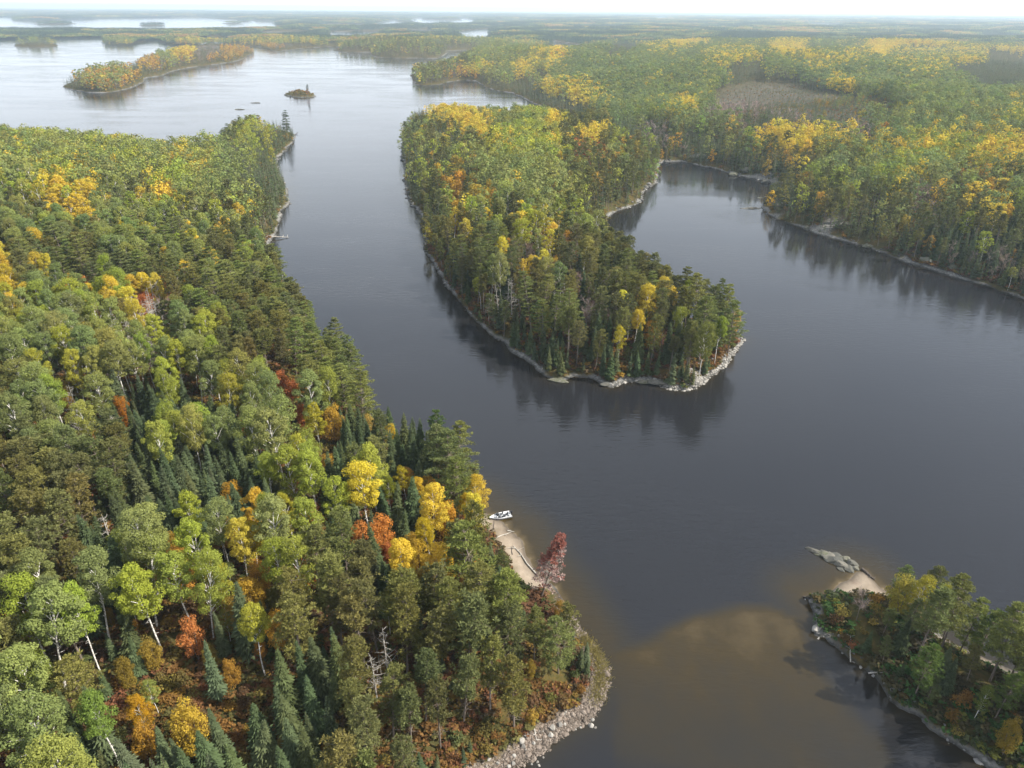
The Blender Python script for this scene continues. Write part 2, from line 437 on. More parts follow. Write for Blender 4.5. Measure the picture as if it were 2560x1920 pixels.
def rock_material(name, stops, scale=1.6):
    m, nt, out = new_mat(name)
    geo = N(nt, 'ShaderNodeNewGeometry')
    oi = N(nt, 'ShaderNodeObjectInfo')
    n1 = noise(nt, scale, 5, .62, geo.outputs['Position']); n2 = noise(nt, scale * 5, 3, .6, geo.outputs['Position'])
    r = ramp(nt, stops, mathn(nt, 'ADD', mathn(nt, 'MULTIPLY', n1.outputs['Fac'], .5), mathn(nt, 'MULTIPLY', oi.outputs['Random'], .5)))
    c = mixc(nt, mathn(nt, 'MULTIPLY', n2.outputs['Fac'], .5), r.outputs['Color'], (.12, .12, .10))
    b = N(nt, 'ShaderNodeBump'); b.inputs['Strength'].default_value = .5; b.inputs['Distance'].default_value = .12
    nt.links.new(n2.outputs['Fac'], b.inputs['Height'])
    d = N(nt, 'ShaderNodeBsdfDiffuse'); nt.links.new(c, d.inputs['Color']); nt.links.new(b.outputs[0], d.inputs['Normal'])
    nt.links.new(d.outputs[0], out.inputs['Surface'])
    return m
MAT['rock'] = rock_material('shore_rock', [(.25, (.06, .058, .058)), (.5, (.14, .135, .13)), (.75, (.28, .265, .25))])
MAT['pale_rock'] = rock_material('pale_boulder', [(.25, (.17, .155, .14)), (.5, (.27, .25, .225)), (.75, (.37, .345, .31))])
MAT['gravel'] = rock_material('pink_gravel', [(.25, (.08, .060, .048)), (.5, (.15, .114, .092)), (.72, (.25, .20, .165))], 3.0)
MAT['slab_rock'] = rock_material('lichen_rock', [(.25, (.07, .07, .065)), (.42, (.09, .085, .072)), (.52, (.155, .143, .12)), (.62, (.075, .08, .042)), (.8, (.19, .175, .15))], 1.3)

def water_material():
    m, nt, out = new_mat('lake_water')
    geo = N(nt, 'ShaderNodeNewGeometry'); pos = geo.outputs['Position']
    sh = attr(nt, 'shallow')
    n1 = noise(nt, .05, 5, .6, pos); n2 = noise(nt, .35, 4, .6, pos)
    body = ramp(nt, [(0.0, (.0115, .0120, .0140)), (.22, (.018, .0155, .011)), (.5, (.028, .0195, .0062)), (.8, (.066, .047, .020)), (1.0, (.20, .155, .10))],
                mathn(nt, 'ADD', sh.outputs['Fac'], mathn(nt, 'MULTIPLY', mathn(nt, 'SUBTRACT', n2.outputs['Fac'], .5), mathn(nt, 'MULTIPLY', sh.outputs['Fac'], .5)), True))
    # wind ripples: crests run across the view, slightly skewed
    mp = N(nt, 'ShaderNodeMapping'); mp.inputs['Rotation'].default_value = (0, 0, math.radians(-14)); mp.inputs['Scale'].default_value = (.28, 1.0, 1.0)
    nt.links.new(pos, mp.inputs['Vector'])
    r1 = noise(nt, .85, 3, .55, mp.outputs['Vector'], .4)
    mp2 = N(nt, 'ShaderNodeMapping'); mp2.inputs['Rotation'].default_value = (0, 0, math.radians(24)); mp2.inputs['Scale'].default_value = (.4, 1.0, 1.0)
    nt.links.new(pos, mp2.inputs['Vector'])
    r2 = noise(nt, 1.9, 2, .5, mp2.outputs['Vector'], .3)
    mpc = N(nt, 'ShaderNodeMapping'); mpc.inputs['Rotation'].default_value = (0, 0, math.radians(28)); mpc.inputs['Scale'].default_value = (.3, 1.0, 1.0)
    nt.links.new(pos, mpc.inputs['Vector'])
    n1 = noise(nt, .028, 5, .6, mpc.outputs['Vector'], .8)
    calm = ramp(nt, [(.40, (.18, .18, .18)), (.60, (1, 1, 1))], n1.outputs['Fac'])
    h = mathn(nt, 'ADD', r1.outputs['Fac'], mathn(nt, 'MULTIPLY', r2.outputs['Fac'], .45))
    b = N(nt, 'ShaderNodeBump'); b.inputs['Distance'].default_value = .20
    nt.links.new(h, b.inputs['Height'])
    nt.links.new(mathn(nt, 'MULTIPLY', calm.outputs['Color'], .42), b.inputs['Strength'])
    p = N(nt, 'ShaderNodeBsdfPrincipled')
    p.inputs['IOR'].default_value = 1.333
    mpl = N(nt, 'ShaderNodeMapping'); mpl.inputs['Rotation'].default_value = (0, 0, math.radians(35)); mpl.inputs['Scale'].default_value = (.35, 1.0, 1.0)
    nt.links.new(pos, mpl.inputs['Vector'])
    lane = noise(nt, .018, 4, .6, mpl.outputs['Vector'], .6)
    rr = ramp(nt, [(.40, (.02, .02, .02)), (.60, (.11, .11, .11))], lane.outputs['Fac'])
    nt.links.new(rr.outputs['Color'], p.inputs['Roughness'])
    nt.links.new(body.outputs['Color'], p.inputs['Base Color'])
    nt.links.new(b.outputs[0], p.inputs['Normal'])
    nt.links.new(p.outputs[0], out.inputs['Surface'])
    return m
MAT['water'] = water_material()

def simple(name, col, rough_=.5, metal=0.0, var=.15, scale=6.0):
    m, nt, out = new_mat(name)
    tc = N(nt, 'ShaderNodeTexCoord')
    n = noise(nt, scale, 3, .6, tc.outputs['Object'])
    lo = tuple(max(c * (1 - var), 0) for c in col); hi = tuple(min(c * (1 + var), 1) for c in col)
    r = ramp(nt, [(.3, lo), (.7, hi)], n.outputs['Fac'])
    p = N(nt, 'ShaderNodeBsdfPrincipled'); p.inputs['Roughness'].default_value = rough_; p.inputs['Metallic'].default_value = metal
    nt.links.new(r.outputs['Color'], p.inputs['Base Color']); nt.links.new(p.outputs[0], out.inputs['Surface'])
    return m

# ------------------------------------------------------------------ mesh helpers
def tag(o, label=None, cat=None, group=None, kind=None):
    if label: o['label'] = label
    if cat: o['category'] = cat
    if group: o['group'] = group
    if kind: o['kind'] = kind
    return o

def mesh_from(name, V, F, mats, midx=None, fattr=None, smooth=False):
    me = bpy.data.meshes.new(name)
    V = np.asarray(V, float).reshape(-1, 3)
    me.from_pydata(V.tolist(), [], F if isinstance(F, list) else F.tolist())
    for mm in mats:
        me.materials.append(mm)
    if midx is not None:
        me.polygons.foreach_set('material_index', np.asarray(midx, np.int32))
    for k, arr in (fattr or {}).items():
        a = me.attributes.new(k, 'FLOAT', 'FACE')
        a.data.foreach_set('value', np.asarray(arr, np.float32))
    if smooth:
        me.polygons.foreach_set('use_smooth', np.ones(len(me.polygons), bool))
    me.update()
    return me

def link(name, me, parent=None):
    o = bpy.data.objects.new(name, me)
    COL.objects.link(o)
    if parent is not None:
        o.parent = parent
    return o

class Buf:
    """collects quads and triangles with a material index and two per-face values"""
    def __init__(s):
        s.V = []; s.F = []; s.m = []; s.v = []; s.h = []; s.n = 0
    def add(s, V, F, m=0, v=None, h=None):
        V = np.asarray(V, float).reshape(-1, 3)
        for f in F:
            s.F.append([int(i) + s.n for i in f])
        s.V.append(V); s.n += len(V)
        k = len(F)
        s.m += [m] * k
        s.v += list(v) if v is not None else [.5] * k
        s.h += list(h) if h is not None else [0.] * k
    def tube(s, P, R, sides=6, m=0, cap=True):
        P = np.asarray(P, float); n = len(P)
        V = []; F = []
        for i in range(n):
            t = P[min(i + 1, n - 1)] - P[max(i - 1, 0)]
            t = t / max(np.linalg.norm(t), 1e-6)
            a = np.cross(t, [0.31, .95, .1] if abs(t[2]) > .5 else [0, 0, 1.0]); a /= max(np.linalg.norm(a), 1e-6)
            b = np.cross(t, a)
            for k in range(sides):
                th = 2 * math.pi * k / sides
                V.append(P[i] + R[i] * (a * math.cos(th) + b * math.sin(th)))
        for i in range(n - 1):
            for k in range(sides):
                k2 = (k + 1) % sides
                F.append([i * sides + k, i * sides + k2, (i + 1) * sides + k2, (i + 1) * sides + k])
        if cap and R[-1] > .02:
            F.append([(n - 1) * sides + k for k in range(sides)])
        s.add(V, F, m)
    def quads(s, C, Nn, S, rng, aspect=1.0, m=0, v=None, h=None):
        """leaf-sized four-sided faces at C facing Nn"""
        k = len(C)
        if k == 0: return
        Nn = Nn / np.maximum(np.linalg.norm(Nn, axis=1, keepdims=True), 1e-6)
        r = rng.normal(size=(k, 3))
        a = np.cross(Nn, r); a /= np.maximum(np.linalg.norm(a, axis=1, keepdims=True), 1e-6)
        b = np.cross(Nn, a)
        S = np.asarray(S).reshape(-1, 1) * .5
        j = 1 + (rng.random((k, 4, 1)) - .5) * .5
        V = np.stack([C + a * S * aspect * j[:, 0], C + b * S * j[:, 1] + Nn * S * .2, C - a * S * aspect * j[:, 2], C - b * S * j[:, 3] + Nn * S * .2], 1).reshape(-1, 3)
        F = (np.arange(k)[:, None] * 4 + np.arange(4)).tolist()
        s.add(V, F, m, rng.random(k) if v is None else v, h)
    def blades(s, A, B, Wd, rng, m=0, v=None, up=None):
        """narrow pointed faces from A to B"""
        k = len(A)
        d = B - A
        u = np.tile(np.array([0, 0, 1.0]), (k, 1)) + rng.normal(size=(k, 3)) * .35 if up is None else up
        w = np.cross(d, u); w /= np.maximum(np.linalg.norm(w, axis=1, keepdims=True), 1e-6)
        Wd = np.asarray(Wd).reshape(-1, 1)
        mid = A + d * .55
        V = np.stack([A, mid + w * Wd * .5, B, mid - w * Wd * .5], 1).reshape(-1, 3)
        F = (np.arange(k)[:, None] * 4 + np.arange(4)).tolist()
        s.add(V, F, m, rng.random(k) if v is None else v)
    def mesh(s, name, mats, keep=None, smooth=False):
        V = np.concatenate(s.V) if s.V else np.zeros((0, 3))
        return mesh_from(name, V, s.F, mats, s.m, {'leafvar': s.v, 'leafhue': s.h}, smooth)

def merge(bufs):
    b = Buf()
    for q in bufs:
        off = b.n
        b.V += q.V
        b.F += [[i + off for i in f] for f in q.F]
        b.m += q.m; b.v += q.v; b.h += q.h
        b.n += q.n
    return b

def unit(rng, k, zmin=-1.0):
    z = rng.uniform(zmin, 1, k); t = rng.uniform(0, 2 * math.pi, k); r = np.sqrt(np.maximum(1 - z * z, 0))
    return np.stack([r * np.cos(t), r * np.sin(t), z], 1)

def clump(b, c, R, n, size, rng, base, m=0, jitter=.38):
    d = unit(rng, n, -.75)
    rr = rng.uniform(.62, 1.06, n)[:, None]
    P = np.asarray(c) + d * rr * np.asarray(R)
    Nn = d * .75 + rng.normal(size=(n, 3)) * jitter + np.array([0, 0, .35])
    v = np.clip(base + rng.normal(size=n) * .22, 0, 1)
    b.quads(P, Nn, size * rng.uniform(.65, 1.35, n), rng, 1.0, m, v)

# ------------------------------------------------------------------ trees: each returns (trunk buffer, crown buffer); crown uses material 1
def grow_aspen(seed, detail, H=19.0, base=.46, rad=.17, sparse=1.0):
    rng = np.random.default_rng(seed)
    T = Buf(); C = Buf()
    lean = rng.normal(size=2) * .35
    zs = np.linspace(0, H * .9, 8 if detail > 1 else 4)
    P = np.array([[lean[0] * (z / H) ** 1.4 * 2.2 + .12 * math.sin(z * .5 + seed), lean[1] * (z / H) ** 1.4 * 2.2 + .10 * math.cos(z * .4 + seed), z] for z in zs])
    P[0, 2] = -.6
    r0 = .0080 * H
    T.tube(P, r0 * (1 - .82 * (zs / zs[-1])) + .02, 7 if detail > 1 else 4, 0)
    top = P[-1]
    def axis(z):
        return np.array([np.interp(z, zs, P[:, 0]), np.interp(z, zs, P[:, 1]), z])
    if detail < 2:
        base *= .42; rad *= 1.42
    ncl = {3: 44, 2: 28, 1: 11, 0: 6}[detail]
    nleaf = {3: 200, 2: 60, 1: 24, 0: 16}[detail]
    lsz = {3: .225, 2: .44, 1: .90, 0: 1.4}[detail]
    Rc = rad * H
    for k in range(ncl):
        t = (k + rng.random()) / ncl
        z = H * (base + (1 - base) * t ** .85)
        prof = (math.sin(math.pi * min(max((z / H - base) / (1 - base) * .86 + .10, 0), 1))) ** .6
        rr = Rc * prof * (rng.uniform(.2, 1.0) ** .55) * (1.12 if k % 3 else .8)
        th = k * 2.4 + rng.random() * 1.2
        ax = axis(min(z, H * .9))
        c = np.array([ax[0] + rr * math.cos(th), ax[1] + rr * math.sin(th), z - .35 * rr * .3])
        s = Rc * (rng.uniform(.20, .42) if detail > 1 else rng.uniform(.40, .56))
        clump(C, c, (s, s, s * .72), int(nleaf * sparse), lsz, rng, rng.uniform(.3, .7), 1, .38 if detail > 1 else .22)
        if detail >= 2 and k % 2 == 0:
            a = axis(max(z - rr * .9 - .8, H * .25))
            T.tube([a, (a + c) / 2 + [0, 0, .25], c], [.075, .05, .02], 4, 0, False)
    for k in range(5 if detail >= 2 else 0):
        z = H * rng.uniform(.25, base + .05); th = rng.uniform(0, 6.28); a = axis(z)
        T.tube([a, a + [math.cos(th) * .7, math.sin(th) * .7, .15]], [.05, .015], 3, 0, False)
    return T, C

def grow_birch(seed, detail, H=10.0):
    """bushy many-stemmed crown that reaches low"""
    rng = np.random.default_rng(seed)
    T = Buf(); C = Buf()
    for k in range(3 if detail > 1 else 1):
        th = rng.uniform(0, 6.28); q = .05 * H if detail > 1 else 0
        T.tube([[0, 0, -.5], [q * math.cos(th), q * math.sin(th), H * .4], [2 * q * math.cos(th), 2 * q * math.sin(th), H * .85]], [.012 * H, .009 * H, .02], 5 if detail > 1 else 3, 0)
    ncl = {3: 30, 2: 20, 1: 11, 0: 6}[detail]; nleaf = {3: 150, 2: 46, 1: 15, 0: 9}[detail]; lsz = {3: .225, 2: .45, 1: .8, 0: 1.2}[detail]
    Rc = .24 * H
    for k in range(ncl):
        t = (k + rng.random()) / ncl
        z = H * (.20 + .78 * t)
        rr = Rc * (math.sin(math.pi * min(.12 + .80 * t, 1))) ** .7 * rng.uniform(.35, 1)
        th = k * 2.4 + rng.random()
        s = Rc * rng.uniform(.34, .52)
        clump(C, (rr * math.cos(th), rr * math.sin(th), z), (s, s, s * .9), nleaf, lsz, rng, rng.uniform(.25, .75), 1)
    return T, C

def grow_spruce(seed, detail, H=13.0, rad=.16):
    rng = np.random.default_rng(seed)
    T = Buf(); C = Buf()
    T.tube([[0, 0, -.5], [0, 0, H * .5], [0, 0, H * .97]], [.013 * H, .008 * H, .012], 6 if detail > 1 else 3, 0)
    R0 = rad * H * rng.uniform(.9, 1.1)
    dz = {3: .31, 2: .55, 1: 1.0, 0: 1.6}[detail]
    nb = {3: 14, 2: 9, 1: 6, 0: 5}[detail]
    z = H * .07
    A = []; B = []; Wd = []; v = []
    while z < H - .25:
        t = z / H
        r = R0 * (1 - t) ** .82 * min(1, .55 + t * 3.2) * rng.uniform(.72, 1.18) + .10
        off = rng.uniform(0, 6.28)
        n = max(4, int(nb * (.55 + .45 * (1 - t))))
        tone = rng.uniform(.15, .6)
        for k in range(n):
            th = off + 2 * math.pi * k / n + rng.normal() * .14
            L = r * rng.uniform(.62, 1.2)
            u = np.array([math.cos(th), math.sin(th), 0]); pz = np.array([0, 0, 1.0])
            a = u * .05 + pz * (z + L * .10); tip = u * L + pz * (z - L * .30 + .1)
            w = L * (.25 if detail == 3 else .36) + .10
            A.append(a); B.append(tip); Wd.append(w); v.append(np.clip(tone + rng.normal() * .18, 0, 1))
            if detail >= 2:
                for sgn in (-1, 1):
                    sd = np.array([-u[1], u[0], 0]) * sgn
                    a2 = a + (tip - a) * .35; t2 = a + (tip - a) * .82 + sd * L * .34 + pz * .02
                    A.append(a2); B.append(t2); Wd.append(w * .62); v.append(np.clip(tone + .1 + rng.normal() * .2, 0, 1))
                if detail == 3:
                    a3 = a + (tip - a) * .6; A.append(a3); B.append(tip + u * .12 + pz * .14); Wd.append(w * .4); v.append(np.clip(tone + .5, 0, 1))
        z += dz * (1.15 - .55 * t)
    A.append(np.array([0, 0, H * .94])); B.append(np.array([0, 0, H + .35])); Wd.append(.16); v.append(.7)
    C.blades(np.array(A), np.array(B), Wd, rng, 1, v)
    return T, C

def tuft(C, c, r, n, rng, tone, w, flat=.6):
    d = unit(rng, n, -.25); d[:, 2] *= flat
    A = np.tile(c, (n, 1)) + d * r * .15
    B = np.asarray(c) + d * r * rng.uniform(.75, 1.15, (n, 1)) + np.array([0, 0, r * .10])
    C.blades(A, B, np.full(n, w) * rng.uniform(.8, 1.25, n), rng, 1, np.clip(tone + rng.normal(size=n) * .2, 0, 1), up=rng.normal(size=(n, 3)) + np.array([0, 0, .6]))

def grow_pine(seed, detail, H=18.0, base=.42, rad=.17, white=False):
    """red pine: rounded tufted crown on a bare pole; white pine: long flat plumes in tiers"""
    rng = np.random.default_rng(seed)
    T = Buf(); C = Buf()
    bend = rng.normal(size=2) * .35
    zs = np.linspace(0, H * .97, 7 if detail > 1 else 3)
    P = np.array([[bend[0] * (z / H) ** 2 * 2, bend[1] * (z / H) ** 2 * 2, z] for z in zs]); P[0, 2] = -.6
    T.tube(P, .0115 * H * (1 - .86 * zs / zs[-1]) + .02, 7 if detail > 1 else 4, 0)
    axis = lambda z: np.array([np.interp(z, zs, P[:, 0]), np.interp(z, zs, P[:, 1]), z])
    R0 = rad * H * (1.0 if detail == 3 else .86)
    if white:
        tiers = {3: 13, 2: 10, 1: 8, 0: 6}[detail]; nbr = {3: 6, 2: 6, 1: 5, 0: 4}[detail]
        for i in range(tiers):
            t = (i + .2 + rng.random() * .6) / tiers
            z = H * (base + (1 - base) * t)
            env = R0 * (1.15 * (1 - t) ** .55 * (.55 + .75 * min(t * 3, 1)))
            off = rng.uniform(0, 6.28)
            for k in range(nbr):
                th = off + 6.283 * k / nbr + rng.normal() * .3
                L = max(env * rng.uniform(.55, 1.2), .5)
                u = np.array([math.cos(th), math.sin(th), 0])
                a = axis(min(z, H * .97)); tip = a + u * L + np.array([0, 0, L * rng.uniform(.05, .35)])
                if detail >= 2:
                    T.tube([a, (a + tip) / 2 - [0, 0, .08 * L], tip], [.055, .04, .012], 3, 0, False)
                tone = rng.uniform(.3, .7)
                nt_ = {3: 5, 2: 3, 1: 2, 0: 1}[detail]; nn = {3: 19, 2: 13, 1: 8, 0: 8}[detail]
                side = np.array([-u[1], u[0], 0])
                for q in range(nt_):
                    f = .45 + .55 * (q + 1) / nt_
                    cc = a + (tip - a) * f + side * rng.normal() * L * .16 * f
                    tuft(C, cc, {3: .75, 2: .95, 1: 1.3, 0: 1.8}[detail] * (.75 + .25 * min(L / 2, 1.3)), nn, rng, tone, {3: .135, 2: .30, 1: .6, 0: 1.0}[detail], .45)
    else:
        nb = {3: 46, 2: 34, 1: 20, 0: 11}[detail]
        for i in range(nb):
            t = (i + rng.random()) / nb
            z = H * (base + (1 - base) * t ** .9)
            env = R0 * (math.sin(math.pi * min((.22 if detail == 3 else .34) + (.74 if detail == 3 else .64) * t, 1))) ** (.55 if detail == 3 else .8)
            th = i * 2.4 + rng.normal() * .3
            L = max(env * rng.uniform(.55, 1.12), .45)
            u = np.array([math.cos(th), math.sin(th), 0])
            a = axis(min(z - L * .15, H * .95)); tip = a + u * L + np.array([0, 0, L * rng.uniform(.15, .5)])
            if detail >= 2:
                T.tube([a, tip], [.05, .015], 3, 0, False)
            tone = rng.uniform(.28, .72)
            nt_ = {3: 6, 2: 3, 1: 2, 0: 1}[detail]; nn = {3: 19, 2: 13, 1: 8, 0: 9}[detail]
            for q in range(nt_):
                cc = a + (tip - a) * rng.uniform(.45, 1.0) + rng.normal(size=3) * L * .16
                tuft(C, cc, {3: .68, 2: .90, 1: 1.25, 0: 1.8}[detail], nn, rng, tone, {3: .145, 2: .32, 1: .62, 0: 1.0}[detail], .8)
        if detail >= 2:
            for k in range(26):      # dead lower limbs
                z = H * rng.uniform(.16, base + .1); th = rng.uniform(0, 6.28); a = axis(z); L = rng.uniform(.8, 2.9)
                T.tube([a, a + [math.cos(th) * L, math.sin(th) * L, -.1 * L]], [.04, .01], 3, 0, False)
    return T, C

def grow_bare(seed, detail, H=12.0):
    """leafless or nearly leafless broadleaf: a haze of fine twigs"""
    rng = np.random.default_rng(seed)
    T = Buf(); C = Buf()
    T.tube([[0, 0, -.5], [.2, .1, H * .5], [.1, -.1, H * .85]], [.012 * H, .008 * H, .02], 5, 0)
    nl = {3: 16, 2: 12, 1: 8, 0: 5}[detail]
    for k in range(nl):
        z = H * rng.uniform(.3, .8); th = k * 2.4 + rng.random(); L = H * rng.uniform(.12, .26)
        a = np.array([.15, 0, z]); u = np.array([math.cos(th) * .75, math.sin(th) * .75, .8]); tip = a + u * L
        if detail >= 2:
            T.tube([a, tip], [.05, .015], 3, 0, False)
        n = {3: 46, 2: 26, 1: 12, 0: 7}[detail]
        A = a + (tip - a) * rng.uniform(.25, 1, (n, 1))
        B = A + (u * .6 + rng.normal(size=(n, 3)) * .65) * L * rng.uniform(.25, .55, (n, 1))
        C.blades(A, B, np.full(n, {3: .05, 2: .09, 1: .22, 0: .4}[detail]), rng, 1)
    return T, C

def grow_snag(seed, detail, H=13.0):
    rng = np.random.default_rng(seed)
    T = Buf(); C = Buf()
    T.tube([[0, 0, -.5], [.15, .05, H * .5], [.3, .0, H]], [.013 * H, .009 * H, .03], 7, 0)
    n = {3: 34, 2: 24, 1: 12, 0: 7}[detail]
    for k in range(n):
        t = rng.uniform(.3, .97); z = H * t; th = rng.uniform(0, 6.28); L = (1.25 - t) * H * rng.uniform(.10, .26)
        u = np.array([math.cos(th), math.sin(th), rng.uniform(-.25, .3)]); a = np.array([.3 * t, 0, z]); tip = a + u * L
        s = Buf()
        C.tube([a, a + u * L * .55 + [0, 0, -.05], tip + [0, 0, L * .12]], [.05 * (1.3 - t), .035, .012], 3, 1, False)
        if detail >= 2:
            for q in range(3):
                m_ = a + u * L * rng.uniform(.4, .9); w = rng.normal(size=3) * L * .3
                C.tube([m_, m_ + w], [.022, .008], 3, 1, False)
    return T, C

def grow_shrub(seed, detail, H=2.0):
    rng = np.random.default_rng(seed)
    T = Buf(); C = Buf()
    for k in range(5 if detail > 1 else 2):
        th = rng.uniform(0, 6.28)
        T.tube([[0, 0, -.2], [math.cos(th) * H * .3, math.sin(th) * H * .3, H * .7]], [.04, .012], 3, 0, False)
    ncl = {3: 9, 2: 7, 1: 4, 0: 3}[detail]; nl = {3: 42, 2: 24, 1: 10, 0: 7}[detail]; ls = {3: .24, 2: .34, 1: .6, 0: .8}[detail]
    for k in range(ncl):
        th = k * 2.4; rr = H * .42 * math.sqrt(k / ncl)
        s = H * rng.uniform(.26, .40)
        clump(C, (rr * math.cos(th), rr * math.sin(th), H * rng.uniform(.35, .72)), (s, s, s * .85), nl, ls, rng, rng.uniform(.2, .8), 1)
    return T, C

# species: name, growers (seed, detail) -> buffers at nominal height, nominal height, variants, trunk / crown material
SPEC = {
    'A': dict(name='aspen_tree', H=19.0, nv=9, bark='white_bark', leaf='broadleaf', grow=lambda s, d: grow_aspen(100 + s, d, 19.0, base=[.46, .52, .42, .60, .50, .38][s % 6], rad=[.17, .15, .19, .15, .18, .16][s % 6])),
    'O': dict(name='birch_tree', H=10.0, nv=6, bark='grey_bark', leaf='broadleaf', grow=lambda s, d: grow_birch(200 + s, d)),
    'S': dict(name='spruce_tree', H=13.0, nv=8, bark='grey_bark', leaf='needles', grow=lambda s, d: grow_spruce(300 + s, d, 13.0, [.205, .165, .19, .145, .225][s % 5])),
    'P': dict(name='red_pine_tree', H=18.0, nv=7, bark='grey_bark', leaf='needles', grow=lambda s, d: grow_pine(400 + s, d, 18.0, [.42, .36, .60, .44, .32][s % 5], [.165, .18, .15, .19, .17][s % 5])),
    'W': dict(name='white_pine_tree', H=19.0, nv=7, bark='grey_bark', leaf='needles', grow=lambda s, d: grow_pine(500 + s, d, 19.0, [.26, .34, .20, .30, .24][s % 5], [.19, .17, .21, .18, .16][s % 5], True)),
    'B': dict(name='bare_tree', H=12.0, nv=3, bark='grey_bark', leaf='twigs', grow=lambda s, d: grow_bare(600 + s, d)),
    'D': dict(name='dead_tree', H=13.0, nv=3, bark='dead_wood', leaf='dead_wood', grow=lambda s, d: grow_snag(700 + s, d)),
    'U': dict(name='shrub', H=2.0, nv=4, bark='grey_bark', leaf='broadleaf', grow=lambda s, d: grow_shrub(800 + s, d)),
}
PROTO = {}
def proto(code, s, d):
    """(trunk mesh, crown mesh, joined mesh) of variant s at detail d"""
    k = (code, s, d)
    if k not in PROTO:
        sp = SPEC[code]
        T, C = sp['grow'](s, d)
        mats = [MAT[sp['bark']], MAT[sp['leaf']]]
        tm = T.mesh(sp['name'] + '_trunk', mats, smooth=False); cm = C.mesh(sp['name'] + '_crown', mats)
        PROTO[k] = (tm, cm, merge([T, C]))
    return PROTO[k]

# ------------------------------------------------------------------ ground
def in_view(x, y, z=0.0, margin=260):
    px, py, dep = world_to_px(x, y, z)
    return (dep > 5) & (px > -margin) & (px < IW + margin) & (py < IH + margin * 1.4)

BOG = W([(1560, 222), (1620, 205), (1700, 208), (1745, 222), (1800, 245), (1890, 275), (1930, 325), (1850, 326), (1760, 312), (1650, 288), (1560, 262), (1530, 238)], 3.0)

def ground_tile(name, x0, x1, y0, y1, cell, which, label, zmin=-2.4, clip=None, margin=260):
    xs = np.arange(x0, x1 + cell * .5, cell); ys = np.arange(y0, y1 + cell * .5, cell)
    X, Y = np.meshgrid(xs, ys)
    s, z = land_field(X, Y, which)
    keepv = (z > zmin) & in_view(X.ravel(), Y.ravel(), 0, margin).reshape(X.shape)
    if clip is not None:
        keepv &= clip(X, Y)
    n = len(xs)
    kc = keepv[:-1, :-1] | keepv[1:, :-1] | keepv[:-1, 1:] | keepv[1:, 1:]
    j, i = np.nonzero(kc)
    F = np.stack([j * n + i, j * n + i + 1, (j + 1) * n + i + 1, (j + 1) * n + i], 1)
    used = np.zeros(X.size, bool); used[F.ravel()] = True
    remap = np.cumsum(used) - 1
    V = np.stack([X.ravel(), Y.ravel(), z.ravel()], 1)[used]
    F = remap[F]
    me = mesh_from(name, V, F, [MAT['ground']], smooth=True)
    xv, yv = V[:, 0], V[:, 1]
    sv = s.ravel()[used]
    sand = sand_dist(xv, yv)
    sa = sstep(9.5, 6.5, sand + (vnoise(xv / 2.5, yv / 2.5, 8) - .5) * 3) * (sv < 9.5)
    ga = sstep(6.0, 4.4, dist_polyline(GRAVEL_LINE, xv, yv) + (vnoise(xv / 2.0, yv / 2.0, 9) - .5) * 3) * sstep(4.0, 2.8, sv + (vnoise(xv / 1.7, yv / 1.7, 19) - .5) * 2) * (1 - sa)
    bog = sstep(-25, 25, sdf_poly(BOG, xv, yv)) if name != 'island' else np.zeros(len(xv))
    red = sstep(14, 7, np.hypot(xv - CLEAR_PT[0], yv - CLEAR_PT[1]))
    slab = sstep(.62, .70, vnoise(xv / 14, yv / 14, 91)) * sstep(26, 12, sv) * (xv > 90)
    for k, arr in (('shore', sv), ('sand', sa), ('gravel', ga), ('bog', bog), ('redsoil', red), ('slab', slab)):
        a = me.attributes.new(k, 'FLOAT', 'POINT'); a.data.foreach_set('value', np.asarray(arr, np.float32))
    o = link(name, me)
    tag(o, label, 'ground', None, 'structure')
    return o

YF = 1050.0
ground_tile('forest_ground', LEFT[:, 0].min(), LEFT[:, 0].max() + 12, 20, LEFT[:, 1].max() + 12, 2.0, ('left',), 'brown forest floor of the wooded left shore with its sandy landing', margin=420)
ground_tile('forest_ground', MID[:, 0].min() - 12, 640, 170, YF, 2.6, ('mid', 'right'), 'forest floor of the wooded peninsula and the shore across its bay', margin=200)
ground_tile('island', NEAR[:, 0].min() - 8, NEAR[:, 0].max() + 8, 40, NEAR[:, 1].max() + 8, 1.0, ('near',), 'small rocky wooded island with a sand spit close to the camera')
ground_tile('island', ISLE[:, 0].min() - 20, ISLE[:, 0].max() + 20, ISLE[:, 1].min() - 20, ISLE[:, 1].max() + 20, 6.0, ('isle',), 'long low wooded island out in the open lake')
ground_tile('island', FARISLE[:, 0].min() - 20, FARISLE[:, 0].max() + 20, FARISLE[:, 1].min() - 20, FARISLE[:, 1].max() + 20, 10.0, ('farisle',), 'dark wooded islet before the far shore of the lake')
ground_tile('island', ISLET[:, 0].min() - 8, ISLET[:, 0].max() + 8, ISLET[:, 1].min() - 8, ISLET[:, 1].max() + 8, 1.5, ('islet',), 'tiny rocky islet with two pines in the open water')
ground_tile('forest_ground', -900, 2300, YF, 2900, 10.0, ('right',), 'rolling wooded ground behind the bay', margin=120)
ground_tile('forest_ground', -3400, 3400, 2900, 8100, 34.0, ('right',), 'wooded hills between the far lakes', margin=120)
ground_tile('hills', -20000, 20000, 8068, 26000, 150.0, ('right',), 'hazy wooded hills on the horizon', margin=120)

